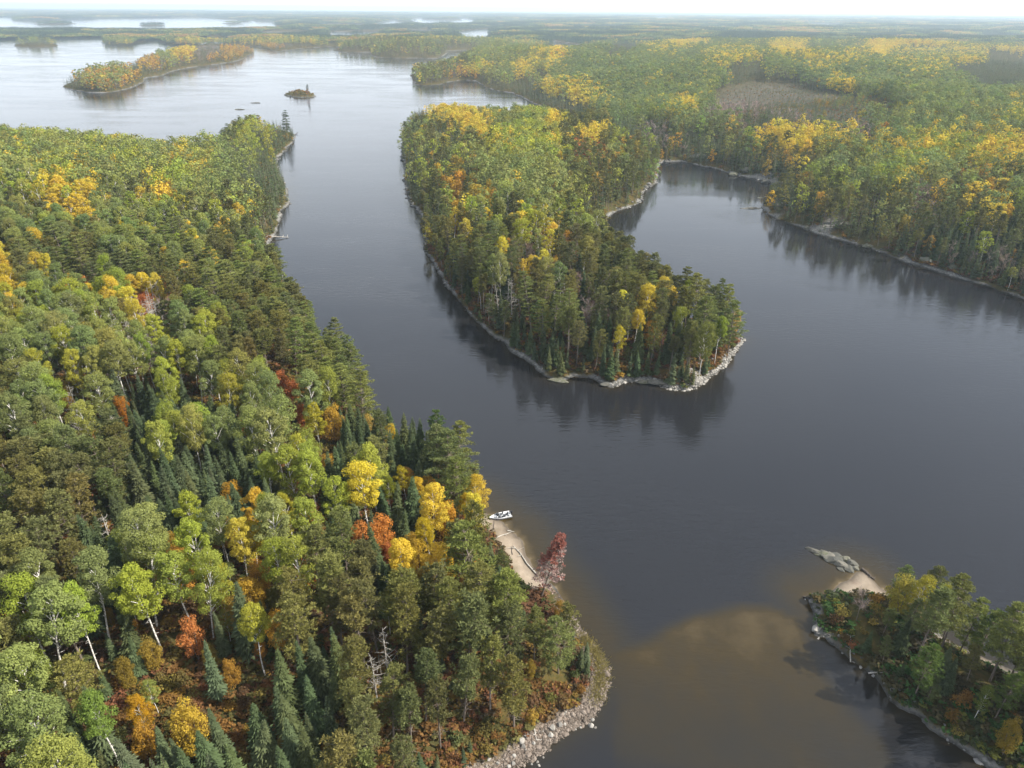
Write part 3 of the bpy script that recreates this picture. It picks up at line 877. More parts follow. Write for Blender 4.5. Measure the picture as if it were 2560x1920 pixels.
# ------------------------------------------------------------------ water
SHOAL = W([(1262, 1384), (1300, 1392), (1330, 1385), (1400, 1370), (1455, 1342), (1500, 1322), (1560, 1308), (1600, 1302), (1680, 1306), (1735, 1318), (1762, 1340), (1770, 1390), (1800, 1450), (1870, 1530), (1930, 1600), (1960, 1700), (1600, 1740), (1330, 1640), (1295, 1560), (1318, 1490)])
APRON = W([(1718, 1290), (1735, 1268), (1775, 1262), (1800, 1240), (1812, 1222), (1838, 1214), (1862, 1218), (1900, 1252), (1925, 1285), (1880, 1300), (1780, 1310)])
def spaced(lo, hi, step, far_lo, far_hi, g=1.09):
    a = list(np.arange(lo, hi + step * .5, step))
    d = step; v = a[-1]
    while v < far_hi:
        d *= g; v += d; a.append(v)
    d = step; v = a[0]; b = []
    while v > far_lo:
        d *= g; v -= d; b.append(v)
    return np.array(b[::-1] + a)
wx = spaced(-60, 150, 1.6, -26000, 26000); wy = spaced(55, 230, 1.6, -300, 27500)
WXg, WYg = np.meshgrid(wx, wy)
near_m = (WXg > -160) & (WXg < 320) & (WYg > 20) & (WYg < 520)
sh = np.zeros(WXg.shape)
xq, yq = WXg[near_m], WYg[near_m]
ls, lz = land_field(xq, yq, ('left', 'mid', 'near', 'right'))
so = sdf_poly(SHOAL, xq, yq) + (vnoise(xq / 6, yq / 6, 12) - .5) * 3
ap = sdf_poly(APRON, xq, yq) + (vnoise(xq / 4, yq / 4, 13) - .5) * 2
sandd = np.min([dist_polyline(l, xq, yq) for l in SAND_LINES[:2]], 0)
bars = .42 + .24 * (fbm(xq / 22, yq / 14, 51, 4)) + .16 * (vnoise(xq / 2.6, yq / 8, 14) - .5) + .12 * (vnoise((xq + yq) / 6, (xq - yq) / 22, 15) - .5)
far_fade = sstep(70, 100, yq)
shv = sstep(-.8, 3.0, so) * bars * (.45 + .55 * far_fade)
shv = np.maximum(shv, sstep(-3.5, 3.5, ap) * .66)
shv = np.maximum(shv, .34 * np.exp(-np.maximum(-ls, 0) / 2.2))
shv = np.maximum(shv, .92 * np.exp(-np.maximum(-ls, 0) / 1.6) * sstep(14, 7, sandd))
shv = np.maximum(shv, .46 * sstep(13, 0, -ls) * sstep(24, 9, sandd))
strip = dist_polyline(W([(1120, 1140), (1165, 1215), (1225, 1300), (1275, 1385)]), xq, yq)
shv = np.maximum(shv, .40 * sstep(11, 2, strip))
sh[near_m] = np.clip(shv, 0, 1)
nX = len(wx)
jj, ii = np.nonzero(np.ones((len(wy) - 1, nX - 1), bool))
Fw = np.stack([jj * nX + ii, jj * nX + ii + 1, (jj + 1) * nX + ii + 1, (jj + 1) * nX + ii], 1)
mew = mesh_from('lake_water', np.stack([WXg.ravel(), WYg.ravel(), np.zeros(WXg.size)], 1), Fw, [MAT['water']])
aa = mew.attributes.new('shallow', 'FLOAT', 'POINT'); aa.data.foreach_set('value', sh.ravel().astype(np.float32))
tag(link('lake_water', mew), 'dark rippled lake water with a brown sand shoal', 'water', None, 'structure')

# ------------------------------------------------------------------ what grows where (read off the photograph; letters are kinds)
ANCH = """
50 260 AAL;100 268 Y;80 290 L;200 275 A;270 300 SSA;330 300 S;150 320 A;30 330 A;400 320 A;230 330 AAL;20 380 A;120 360 LAO;170 365 YA;250 350 AAL;330 350 A;400 350 OY;430 370 AB
300 390 AD;480 380 SA;520 330 S;560 300 SSL;600 270 S;500 270 WP;560 380 S;590 420 S;30 430 AL;110 400 YL;140 440 Y;200 420 YO;230 400 A;300 440 BPD;350 420 OY;380 400 L;440 430 SA;500 450 SP
550 470 PS;20 500 PB;60 480 OP;100 500 A;160 480 Y;170 500 O;250 500 A;330 490 AL;390 530 YYO;420 480 PA;460 520 WP;520 540 PPS;570 500 PS;40 560 AP;80 560 WPA;20 600 Y;60 610 Y;160 620 RO;100 580 WP
200 560 WP;260 560 W;250 610 DWW;300 560 W;340 600 RP;360 620 YR;400 560 W;450 600 W;480 600 RUD;420 650 RDP;540 600 WP;600 600 WP;390 670 BD;20 650 YL;80 650 P;60 700 LA;150 680 LA;210 660 LY;280 680 OY
320 670 PD;330 720 PB;270 720 D;190 730 O;400 700 P;460 660 W;500 690 WP;560 680 P;620 700 WP;660 720 W;30 760 A;100 760 A;180 760 OD;60 820 PA;150 830 AL;230 780 A;250 800 A;330 780 AL;400 770 A;430 750 L
470 770 P;520 770 P;560 760 P;600 810 RUO;640 840 UR;680 800 W;720 800 W;780 850 W;30 880 P;100 860 AL;140 850 LY;80 920 A;190 860 A;180 910 D;270 820 A;300 880 S;350 860 S;400 820 AL;440 850 L;330 910 S
400 900 S;470 880 S;500 920 S;510 850 AL;570 880 AR;620 870 UR;690 890 L;700 950 UR;650 900 U;620 940 AL;660 960 LR;720 970 SU;770 930 S;830 930 Y;870 930 S;890 960 S;940 930 W;30 1020 P;60 1060 P;100 980 AL
150 1000 AP;180 1020 P;230 1000 P;200 1060 P;290 1000 S;340 1000 S;390 960 L;450 970 AL;400 1030 S;440 1040 S;500 1000 S;540 1040 S;570 970 A;600 1030 LY;510 1080 O;660 1040 L;700 1010 S;740 1050 S;780 1020 SP
840 1070 LY;890 1060 YO;930 1080 OY;980 1030 W;1020 1040 W;1010 1100 Y;860 1100 S;40 1130 P;100 1150 P;190 1100 P;150 1200 P;60 1200 P;250 1120 SD;330 1080 S;360 1100 S;300 1180 A;440 1130 LA;400 1160 O;500 1150 OY
540 1170 Y;640 1120 LR;700 1090 LO;580 1190 LA;620 1190 L;520 1120 O;740 1120 S;790 1160 S;820 1160 RO;930 1170 YO;990 1130 YO;900 1220 YO;1010 1200 ORU;1040 1180 SP;860 1230 SWD;30 1280 P;100 1300 P;170 1280 A
210 1230 S;340 1250 LA;410 1250 L;490 1240 LA;560 1230 L;270 1280 OL;400 1310 UOR;320 1310 U;460 1320 S;540 1340 SO;600 1270 L;680 1230 P;650 1300 WPD;740 1260 P;700 1340 P;800 1290 WP;860 1300 P;930 1300 P
1000 1290 W;1060 1250 WP;1120 1270 LW;1080 1310 W;1180 1290 PL;1230 1290 LP;1190 1330 W;30 1400 PA;100 1400 AL;210 1380 LS;250 1380 S;60 1480 P;270 1450 UUO;350 1430 U;370 1480 U;480 1420 S;540 1440 U
560 1390 L;600 1420 S;620 1450 S;690 1420 S;650 1400 P;740 1380 PS;800 1350 P;850 1380 PPD;900 1400 P;960 1370 P;1020 1380 P;1080 1380 PW;1150 1350 W;1190 1400 W;1220 1350 P;40 1530 A;40 1600 A;150 1560 S
220 1530 AL;280 1520 UL;310 1560 YO;370 1560 UUO;300 1620 S;440 1580 S;480 1500 U;520 1600 SU;600 1520 S;640 1570 S;680 1520 S;700 1580 S;760 1560 SP;820 1480 P;850 1570 P;920 1580 P;960 1530 P;1000 1460 P
1060 1480 PU;1100 1520 P;780 1640 P;900 1640 P;1150 1450 PU;1210 1480 US;1230 1540 U;-200 500 AAL;-200 900 AP;-200 1400 APS
905 245 S;960 240 Y;1000 235 OY;1030 230 RO;1080 240 PA;1150 240 L;1180 245 R;1190 265 Y;900 290 SP;960 290 PS;1020 270 Y;1060 260 OY;1100 260 PA;1130 280 LA;1240 280 P;1270 290 Y;1280 320 R;1210 310 YP;1100 310 LY
1150 330 L;1190 360 A;1050 330 SP;980 330 SP;900 350 S;930 380 SP;1010 370 SSO;1060 370 A;1100 370 A;1160 390 A;1230 350 P;1300 360 P;1360 330 P;1400 350 PW;1380 400 P;1320 410 P;1260 420 P;1210 400 AP;1140 400 AAY
1000 420 OSS;950 420 PW;900 420 WP;1040 430 OSU;1080 450 SA;1130 440 A;1160 450 A;1200 450 SP;1260 480 PS;1310 440 P;920 480 PW;960 480 PPO;1000 490 OPY;1040 480 P;1060 490 YP;1100 480 WP;1145 480 YL;1180 500 YO
1215 520 OB;1090 520 OB;1130 550 PB;940 530 WP;980 560 WP;1040 580 W;1070 560 W;1000 620 P;1135 585 Y;1180 580 PB;1210 570 P;1280 560 P;1340 540 P;1380 580 P;1430 600 P;1240 620 BP;1300 640 BP;1100 620 PD;1050 660 P
1165 680 W;1110 700 PS;1220 660 PD;1270 660 DB;1350 650 P;1380 640 WO;1410 660 OY;1450 680 PW;1200 740 SW;1250 740 SP;1300 700 SP;1330 730 YL;1360 720 YP;1400 700 OY;1410 740 OP;1480 700 PL;1530 690 PL;1500 740 PL
1560 680 WP;1575 720 W;1280 780 SP;1350 790 SP
910 150 SP;950 165 SP;990 150 OB;1040 145 YL;1080 150 SA;1000 125 SP;1050 110 SA;1100 90 SA;1140 60 S;1130 180 S;1130 150 YS;1180 130 AY;1200 125 OY;1160 160 AS;1200 180 YA;1250 150 A;1260 190 Y;1300 170 A;1180 210 S
1240 230 S;1290 210 YA;1350 200 A;1340 230 SA;1400 230 A;1460 235 Y;1400 130 A;1430 110 AY;1480 95 Y;1500 110 AS;1350 90 S;1300 80 SA;1550 120 AY;1600 110 YA;1600 150 S;1500 150 SA;1450 180 AS;1540 190 A;1570 222 C
1640 206 C;1700 220 CCS;1650 245 SSC;1750 250 SC;1800 262 CS;1860 285 C;1590 238 C;1480 270 AS;1550 270 SA;1430 280 SB;1370 290 S;1450 320 OB;1500 320 S;1560 320 SP;1600 340 S;1650 350 S;1700 300 YYS;1750 300 Y
1800 310 YA;1720 330 SY;1850 320 AY;1800 340 A;1900 330 AY;1950 330 Y;2000 320 YL;2050 320 Y;2100 330 LY;2180 340 YS;2000 360 LA;2090 370 S;1950 390 LY;1900 390 LA;1850 380 A;1800 380 AL;1860 410 A;1750 390 SA
1700 420 PS;1750 420 LO;1830 420 L;1900 440 PA;2000 410 AB;2110 450 PY;2050 430 AP;1780 460 SP;1850 470 PS;1950 470 PS;2050 480 SP;2150 460 PPY;2200 480 SP;1900 510 SP;2000 540 SP;2100 560 SSB;2180 580 SSB;2150 520 S
2200 420 PA;1700 150 SA;1750 170 SA;1780 130 AY;1850 120 YA;1900 110 Y;1950 130 YA;2000 150 YA;1900 160 A;1800 190 AY;1950 190 A;2050 190 A;2100 160 S;2150 180 S;2170 120 S;2000 110 AY;2100 110 AY;2180 100 YS;1950 220 A
2050 230 A;2150 220 AS;1900 240 AS;2000 260 AS;2100 260 A;2200 240 AY;2180 290 AS;1700 100 SY;1600 80 SA;1700 85 AY;1800 90 SA;2000 90 SY;1500 80 SY;2190 150 S;1950 285 SA;2060 300 SA
190 170 OAB;240 165 OBA;150 180 S;290 165 SSO;340 140 OBS;400 115 YOS;450 115 SSB;500 110 SO;375 140 BAS;430 130 SSB;220 185 ASO;265 178 ABO;320 160 S;470 125 SSO
1960 1270 LY;1930 1260 OL;1995 1240 W;2010 1300 L;1950 1330 PB;1870 1330 BU;2050 1310 WP;1990 1420 W;2110 1350 W;1880 1290 B;2080 1450 LU;2180 1480 UWL;2150 1530 W;2190 1420 W;2060 1550 UP;2150 1600 LP;1920 1400 PLU;2200 1600 PW
610 785 U;640 795 U;660 850 UUR;690 870 U;720 930 U;620 835 UUR;740 905 UO;650 770 U;680 910 U;705 985 UO;630 900 U
230 1470 U;300 1470 UUO;330 1500 U;400 1440 U;420 1520 U;385 1395 UO;260 1500 U;450 1480 UO;350 1560 UO;420 1360 UO;300 1400 UO;520 1290 UO;380 1270 UO
870 1040 YO;910 1110 YO;960 1110 YOO;850 1130 YO;880 1180 OY;950 1060 YO;980 1180 YO;1015 1130 YO;560 1130 YO;520 1190 OY
640 203 U;665 205 UR;80 97 SP
""".replace('\n', ';')
AP_, AC_ = [], []
for e in ANCH.split(';'):
    e = e.split()
    if len(e) == 3:
        AP_.append((float(e[0]), float(e[1]))); AC_.append(e[2])
AP_ = np.array(AP_)
AW_ = np.array([1.0 + 2.6 * sum(q in 'YOR' for q in c) / len(c) for c in AC_])

def codes_at(x, y, z, rng):
    px, py, dep = world_to_px(x, y, z)
    hz = 19 + (px - 1106) * .0073
    sc = np.clip((py - hz) / 400.0, .05, 1.4)
    jx = px + rng.normal(size=len(px)) * (6 + 12 * sc); jy = py + rng.normal(size=len(px)) * (1 + 14 * sc)
    out = np.empty(len(px), 'U1')
    dist = np.hypot(x, y)
    nz = fbm(x / 170.0, y / 120.0, 61, 3)
    for s in range(0, len(px), 4000):
        dx = jx[s:s + 4000, None] - AP_[None, :, 0]; dy = (jy[s:s + 4000, None] - AP_[None, :, 1]) * 1.7
        k = ((dx * dx + dy * dy) * AW_[None, :] ** np.where(py[s:s + 4000, None] < 420, 1.0, .3)).argmin(1)
        for q, kk in enumerate(k):
            c = AC_[kk]
            i = s + q
            if dist[i] > 2300:
                v = nz[i]
                r = rng.random()
                c = 'SSSSA' if v < .47 else ('AASY' if v < .55 else 'AYYO')
            g = c[int(rng.random() * len(c)) % len(c)]
            if dist[i] > 420 and g == 'A':
                u = rng.random()
                g = 'S' if u < .35 else ('L' if u < .41 else ('Y' if u < .44 else 'A'))
            out[i] = g
    return out, px, py, dep

TINTS = {   # reflectance of the foliage itself
    'A': [(.190, .215, .068), (.215, .232, .070), (.165, .198, .068), (.235, .242, .062)],
    'L': [(.255, .285, .045), (.225, .265, .048), (.300, .295, .042)],
    'Y': [(.52, .40, .050), (.50, .365, .046), (.46, .385, .052), (.54, .385, .046)],
    'O': [(.40, .235, .036), (.36, .195, .036), (.42, .27, .038), (.30, .215, .044)],
    'R': [(.40, .155, .050), (.35, .125, .045), (.43, .20, .050)],
    'S': [(.078, .102, .048), (.090, .114, .056), (.070, .092, .042), (.094, .112, .046)],
    'P': [(.150, .146, .046), (.132, .136, .048), (.168, .156, .046), (.122, .132, .050)],
    'W': [(.150, .170, .050), (.168, .182, .050), (.132, .152, .055)],
    'B': [(.25, .19, .165), (.22, .175, .155), (.26, .18, .145)],
    'D': [(.3, .28, .25)],
    'U': [(.21, .115, .036), (.15, .125, .040), (.22, .105, .050), (.27, .165, .036), (.14, .090, .044), (.19, .150, .042)],
}
MESHCODE = {'A': 'A', 'L': 'A', 'Y': 'A', 'O': 'O', 'R': 'O', 'S': 'S', 'P': 'P', 'W': 'W', 'B': 'B', 'D': 'D', 'U': 'U'}
HEIGHT = {'A': (15, 21), 'L': (14, 20), 'Y': (13, 19), 'O': (6.5, 11), 'R': (6, 10), 'S': (8, 15.5), 'P': (14, 20), 'W': (15, 22.5), 'B': (8, 13), 'D': (9, 15), 'U': (1.2, 2.8)}
SPACE = {'A': 2.4, 'L': 2.4, 'Y': 2.4, 'O': 2.2, 'R': 1.9, 'S': 1.35, 'P': 2.3, 'W': 2.5, 'B': 1.9, 'D': 1.8, 'U': .95}

# trees the photograph shows singly: (code, base px, base py, top px, top py, tint or None)
HERO = [('L', 355, 1412, 345, 1215, None), ('L', 437, 1222, 442, 1078, None), ('L', 597, 1120, 596, 985, None), ('Y', 699, 1000, 694, 872, (.34, .30, .03)), ('L', 677, 1065, 650, 930, None),
        ('L', 533, 935, 518, 822, None), ('A', 590, 1010, 590, 915, None), ('L', 640, 1190, 636, 1070, (.26, .24, .03)), ('S', 474, 1512, 452, 1378, (.086, .114, .060)), ('L', 300, 1265, 300, 1145, None),
        ('L', 492, 1340, 485, 1205, None), ('P', 196, 1205, 182, 1035, None), ('W', 950, 1035, 938, 885, (.085, .12, .036)), ('P', 1018, 1085, 1020, 1000, None), ('Y', 935, 1240, 932, 1120, (.38, .28, .022)),
        ('Y', 1010, 1155, 1005, 1062, (.44, .28, .022)), ('R', 825, 1215, 822, 1115, (.44, .17, .04)), ('L', 845, 1110, 843, 1030, (.22, .21, .028)), ('L', 140, 1560, 105, 1385, (.15, .19, .038)), ('A', 270, 1680, 225, 1500, (.14, .185, .036)),
        ('A', 60, 1690, 25, 1500, None), ('Y', 325, 1610, 318, 1515, (.42, .25, .02)), ('L', 1965, 1345, 1962, 1242, (.27, .25, .03)), ('W', 1994, 1330, 1996, 1225, None), ('W', 2100, 1432, 2118, 1315, (.085, .125, .032)),
        ('W', 1975, 1505, 1985, 1385, (.10, .14, .036)), ('W', 2070, 1415, 2058, 1290, None), ('W', 1165, 740, 1162, 648, (.085, .125, .040)), ('Y', 1135, 612, 1134, 575, None), ('O', 1225, 560, 1210, 500, (.42, .24, .03)), ('Y', 1190, 545, 1190, 487, (.48, .28, .02)),
        ('W', 1570, 775, 1570, 645, None), ('Y', 1335, 790, 1335, 705, (.38, .29, .03)), ('L', 1510, 815, 1505, 690, (.13, .15, .035)), ('S', 1300, 815, 1295, 740, None), ('W', 1070, 640, 1068, 550, (.10, .135, .032)),
        ('W', 2195, 1520, 2205, 1390, None), ('Y', 902, 1130, 900, 1035, (.44, .31, .03)), ('O', 945, 1125, 945, 1045, (.42, .22, .03)), ('O', 965, 1165, 962, 1085, (.44, .25, .03)), ('Y', 880, 1095, 882, 1010, (.40, .30, .03)),
        ('O', 800, 1235, 800, 1140, (.42, .15, .04)), ('O', 985, 1215, 985, 1130, (.44, .28, .03)), ('O', 905, 1265, 905, 1175, (.40, .26, .03)), ('Y', 560, 1235, 555, 1130, (.46, .36, .03)), ('O', 505, 1190, 505, 1120, (.40, .22, .03)), ('O', 398, 1240, 398, 1160, (.36, .20, .03)),
        ('Y', 838, 985, 836, 915, (.46, .31, .03)), ('O', 1938, 1335, 1930, 1252, (.27, .22, .04)), ('W', 1958, 1372, 1952, 1292, None), ('P', 1905, 1375, 1900, 1310, None), ('W', 2035, 1385, 2034, 1290, None), ('L', 2008, 1370, 2008, 1268, (.24, .23, .035)), ('S', 1938, 1412, 1936, 1335, None),
        ('W', 1905, 1435, 1903, 1375, None), ('P', 2085, 1480, 2085, 1395, None), ('W', 2145, 1560, 2150, 1455, (.10, .14, .036)), ('S', 2040, 1500, 2040, 1425, None), ('L', 2100, 1560, 2098, 1490, (.17, .19, .04)), ('W', 2000, 1520, 2000, 1460, None), ('O', 2165, 1630, 2165, 1560, (.30, .22, .04)), ('R', 655, 1000, 655, 945, (.42, .19, .045)), ('O', 330, 1640, 330, 1560, (.36, .21, .03)), ('S', 855, 1140, 855, 1060, None), ('S', 760, 1110, 758, 1020, None), ('S', 755, 985, 745, 905, None), ('Y', 565, 1010, 600, 985, (.46, .33, .02)), ('O', 280, 930, 282, 860, (.34, .15, .02)),
        ('O', 510, 1120, 512, 1045, (.34, .18, .025)), ('Y', 1148, 515, 1146, 463, (.40, .34, .03)), ('W', 621, 294, 624, 238, (.06,.08,.04)), ('D', 860, 1345, 868, 1290, None), ('D', 264, 1240, 258, 1115, None), ('D', 620, 1165, 595, 1105, None),
        ('S', 640, 204, 638, 188, (.07, .08, .05)), ('P', 665, 205, 663, 181, (.07, .085, .05)), ('O', 1426, 382, 1432, 370, (.11, .12, .05))]

def scatter():
    rng = np.random.default_rng(11)
    rows = []            # x, y, code, height, tint, hero
    placed = {}
    def ok(x, y, r):
        gx, gy = int(x // 6), int(y // 6)
        for a in (-1, 0, 1):
            for b in (-1, 0, 1):
                for (qx, qy, qr) in placed.get((gx + a, gy + b), ()):
                    if (qx - x) ** 2 + (qy - y) ** 2 < (.80 * (r + qr)) ** 2:
                        return False
        return True
    def put(x, y, r):
        placed.setdefault((int(x // 6), int(y // 6)), []).append((x, y, r))
    # singled-out trees first
    for code, bx, by, tx, ty, tint in HERO:
        zb = 2.0
        for _ in range(6):
            p = px_to_world(np.array([bx]), np.array([by]), zb)[0]
            _, zz = land_field(p[:1], p[1:]); zb = .5 * zb + .5 * max(float(zz[0]), 0.2)
        d = ray(np.array([tx]), np.array([ty]))[0]
        # height where the ray through the top passes nearest above the base
        t = p[1] / d[1]
        h = float(np.clip(CAM_H + t * d[2] - zb, 2.5, 27.0))
        rows.append((p[0], p[1], code, h, tint, True)); put(p[0], p[1], SPACE[code])
    def candidates(x0, x1, y0, y1, sp):
        nx, ny = int((x1 - x0) / sp), int((y1 - y0) / sp)
        gx, gy = np.meshgrid(np.arange(nx), np.arange(ny))
        x = x0 + (gx + rng.random(gx.shape)) * sp; y = y0 + (gy + rng.random(gy.shape)) * sp
        return x.ravel(), y.ravel()
    for (x0, x1, y0, y1, sp, dart) in ((-330, 330, 25, 300, 1.9, True), (-450, 480, 300, 620, 2.6, True), (-1000, 1000, 620, YF, 4.4, False), (-900, 1000, YF, 1650, 6.4, False), (-1500, 1600, 1650, 2400, 8.6, False)):
        x, y = candidates(x0, x1, y0, y1, sp)
        m = in_view(x, y, 12.0, 170); x, y = x[m], y[m]
        s, z = land_field(x, y)
        sand = sand_dist(x, y); grav = dist_polyline(GRAVEL_LINE, x, y)
        need = 1.1 + 6.0 * sstep(10, 6, sand) * (s < 12) + 3.6 * sstep(10, 6, grav) * (s < 9)
        m = s > need
        x, y, s, z = x[m], y[m], s[m], z[m]
        codes, px, py, dep = codes_at(x, y, z + 9, rng)
        order = rng.permutation(len(x))
        bog = sdf_poly(BOG, x, y)
        for i in order:
            c = codes[i]
            if c == 'C':
                c = 'U' if rng.random() < .5 else 'B'
            near_edge = s[i] < 5.0
            if near_edge and c in 'ALYB' and rng.random() < .6:
                c = 'SPW'[int(rng.random() * 3)]
            if math.hypot(x[i] - CLEAR_PT[0], y[i] - CLEAR_PT[1]) < 6.0:
                continue
            if bog[i] > -4:
                u = rng.random()
                c = 'S' if u < .56 else ('B' if u < .80 else 'U')
            if c in 'PW' and x[i] > -60 and y[i] > 190 and rng.random() < (.28 if y[i] < 330 and x[i] < 110 else .5):
                c = 'S'
            u = rng.random()
            if c in 'PW' and x[i] < 30 and y[i] > 235:
                c = 'A' if u < .20 else ('L' if u < .30 else ('Y' if u < .36 else c))
            elif c in 'PWS' and x[i] > -60 and 190 < y[i] < 560:
                c = ('L' if u < .06 else ('A' if u < .10 else ('O' if u < .16 else c))) if y[i] > 290 else ('O' if u < .05 else c)
            if y[i] > 190 and x[i] > -60 and c in 'ALYO' and s[i] < (42 if x[i] > 110 else 13) and rng.random() < .68:
                c = 'SSP'[int(rng.random() * 3)]
            r = SPACE[c]
            if dart:
                # open shrubby gaps between the tall trees close to the camera
                if not ok(x[i], y[i], r):
                    continue
                put(x[i], y[i], r)
            lo, hi = HEIGHT[c]
            h = lo + (hi - lo) * rng.beta(2.2, 1.8)
            if c in 'OR' and dep[i] > 330: h *= 1.45
            if near_edge: h *= rng.uniform(.62, .95)
            if bog[i] > -5: h *= .45 if c in 'SB' else .7
            if dep[i] > 700: h *= .92
            if x[i] > 55 and y[i] < 190: h *= .9
            if x[i] < 0 and y[i] > 520 and dep[i] < 760: h *= .84
            rows.append((x[i], y[i], c, h, None, False))
    # young growth under and between the tall trees
    for (x0, x1, y0, y1, sp) in ((-330, 330, 25, 300, 1.7), (-450, 480, 300, 760, 3.1)):
        x, y = candidates(x0, x1, y0, y1, sp)
        m = in_view(x, y, 4.0, 120); x, y = x[m], y[m]
        s, z = land_field(x, y)
        sand = sand_dist(x, y); grav = dist_polyline(GRAVEL_LINE, x, y)
        need = .9 + 6.0 * sstep(10, 6, sand) * (s < 12) + 2.2 * sstep(10, 6, grav) * (s < 8)
        m = (s > need) & (np.hypot(x - CLEAR_PT[0], y - CLEAR_PT[1]) > 6.0)
        x, y, s, z = x[m], y[m], s[m], z[m]
        codes, px, py, dep = codes_at(x, y, z + 5, rng)
        for i in rng.permutation(len(x)):
            if codes[i] == 'C': continue
            u = rng.random()
            if codes[i] == 'U': c = 'U' if u < .9 else 'O'
            elif codes[i] in 'SPW': c = 'S' if u < .55 else ('U' if u < .9 else 'O')
            else: c = 'U' if u < .45 else ('O' if u < .62 else ('S' if u < .85 else 'A'))
            if grav[i] < 11 and s[i] < 10: c = 'U'
            r = .8 if c == 'U' else 1.0
            if not ok(x[i], y[i], r): continue
            put(x[i], y[i], r)
            h = {'U': rng.uniform(1.0, 2.6), 'S': rng.uniform(3, 7.5), 'O': rng.uniform(3, 6.5), 'A': rng.uniform(5, 10)}[c]
            tint = None
            if c == 'O': tint = [(.20, .17, .045), (.26, .18, .035), (.15, .15, .045), (.30, .17, .03)][int(rng.random() * 4)]
            if c == 'U' and grav[i] < 11 and s[i] < 10: tint = [(.20, .19, .05), (.16, .17, .05), (.26, .20, .05), (.11, .13, .05)][int(rng.random() * 4)]
            rows.append((x[i], y[i], c, h, tint, False))
    return rows

OPEN_PX = [np.array(p, float) for p in ([(1046, 1098), (1085, 1095), (1112, 1105), (1112, 1130), (1146, 1170), (1172, 1236), (1150, 1246), (1122, 1222), (1085, 1172), (1050, 1128)],
                                       [(1150, 1225), (1175, 1180), (1200, 1148), (1228, 1155), (1240, 1200), (1222, 1262), (1190, 1290), (1158, 1285)],
                                       [(1748, 1180), (1860, 1200), (1890, 1250), (1830, 1275), (1740, 1300)])]
def keep_open(rows):
    out = []
    arr = np.array([(r[0], r[1], r[3]) for r in rows])
    _, z = land_field(arr[:, 0], arr[:, 1])
    fac = np.ones(len(rows))
    for P in OPEN_PX:
        todo = np.hypot(arr[:, 0], arr[:, 1]) < 260
        for _ in range(5):
            bad = np.zeros(len(rows), bool)
            for f in (.35, .55, .75, 1.0):
                px, py, dep = world_to_px(arr[:, 0], arr[:, 1], z + arr[:, 2] * fac * f)
                pad = 1.3 * IF / dep
                bad |= todo & (sdf_poly(P, px, py) > -pad)
            fac[bad] *= .66
        fac[bad] = 0
    for r, f in zip(rows, fac):
        h = r[3] * f
        lim = {'U': .5, 'S': 2.2, 'O': 2.5}.get(MESHCODE[r[2]], 6.5)
        if h >= lim or r[5]: out.append((r[0], r[1], r[2], r[3] if r[5] else h, r[4], r[5]))
    return out
ROWS = keep_open(scatter())
RX_ = np.array([r[0] for r in ROWS]); RY_ = np.array([r[1] for r in ROWS]); RH_ = np.array([r[3] for r in ROWS])
_, RZ_ = land_field(RX_, RY_)
RZ_ = np.maximum(RZ_, 0.15)
rp, rq, rdep = world_to_px(RX_, RY_, RZ_ + RH_ * .6)
rng_t = np.random.default_rng(21)

def tint_of(code, given):
    b = np.array(given) if given is not None else np.array(TINTS[code][int(rng_t.random() * len(TINTS[code]))])
    return np.clip(b * rng_t.uniform(.84, 1.18) * rng_t.uniform(.93, 1.07, 3), 0, .6)

# ------------------------------------------------------------------ labels
LOOK = {'A': ('green-crowned aspen on a white trunk', 'aspen'), 'L': ('yellow-green aspen on a white trunk', 'aspen'), 'Y': ('golden yellow aspen', 'aspen'), 'O': ('amber-leaved birch', 'birch'), 'R': ('red-orange maple', 'maple'),
        'S': ('dark pointed spruce', 'spruce'), 'P': ('olive-green red pine', 'pine'), 'W': ('green white pine with tiered plumes', 'pine'), 'B': ('grey leafless tree', 'bare tree'), 'D': ('bleached dead tree', 'dead tree'), 'U': ('rusty low shrub', 'shrub')}
ZONES = [(1040, 1090, 'behind the beached boat'), (1100, 1250, 'above the sandy landing'), (1200, 1330, 'beside the red dying pine'), (1100, 1560, 'above the boulder-strewn gravel beach'), (950, 1400, 'in the big olive pine stand'),
         (700, 1560, 'among the young spruces by the olive pines'), (350, 1480, 'round the rusty shrub clearing'), (450, 1200, 'among the lime aspens with white trunks'), (400, 1000, 'in the dark spruce stand'), (120, 1130, 'in the pine group with bare lower limbs'),
         (120, 1450, 'between the pine group and the shrub clearing'), (660, 900, 'on the red brushy slope'), (900, 950, 'by the tall lone shoreline pine'), (850, 1150, 'in the orange birch grove'), (250, 820, 'in the green aspen grove'), (450, 680, 'on the pine slope above the narrows'),
         (550, 430, 'on the spruce point by the shore log'), (200, 450, 'on the upper aspen hillside'), (100, 620, 'among the yellow aspens on the hillside'), (580, 290, 'on the tip of the spruce point'),
         (2000, 1290, 'on the sand-spit island'), (2120, 1500, 'on the near island by the dark stony bank'), (1880, 1340, 'at the brushy tip of the near island'),
         (1500, 770, 'by the red clearing on the peninsula point'), (1250, 770, 'along the ledge shore of the peninsula'), (1050, 620, 'on the west bank of the peninsula'), (1200, 540, 'by the orange birches on the peninsula'), (1400, 600, 'on the bay side of the peninsula'),
         (1130, 410, 'in the aspen patch of the peninsula'), (1000, 260, 'on the yellow crest of the peninsula'), (1350, 400, 'by the narrow neck of the peninsula'),
         (2100, 560, 'along the long ledge across the bay'), (1750, 440, 'on the small point across the bay'), (1550, 350, 'at the head of the bay')]
ZP = np.array([(a, b) for a, b, _ in ZONES], float)

def zone(px, py):
    return ZONES[int(((ZP[:, 0] - px) ** 2 + ((ZP[:, 1] - py) * 1.4) ** 2).argmin())][2]

HERO_LABELS = {}
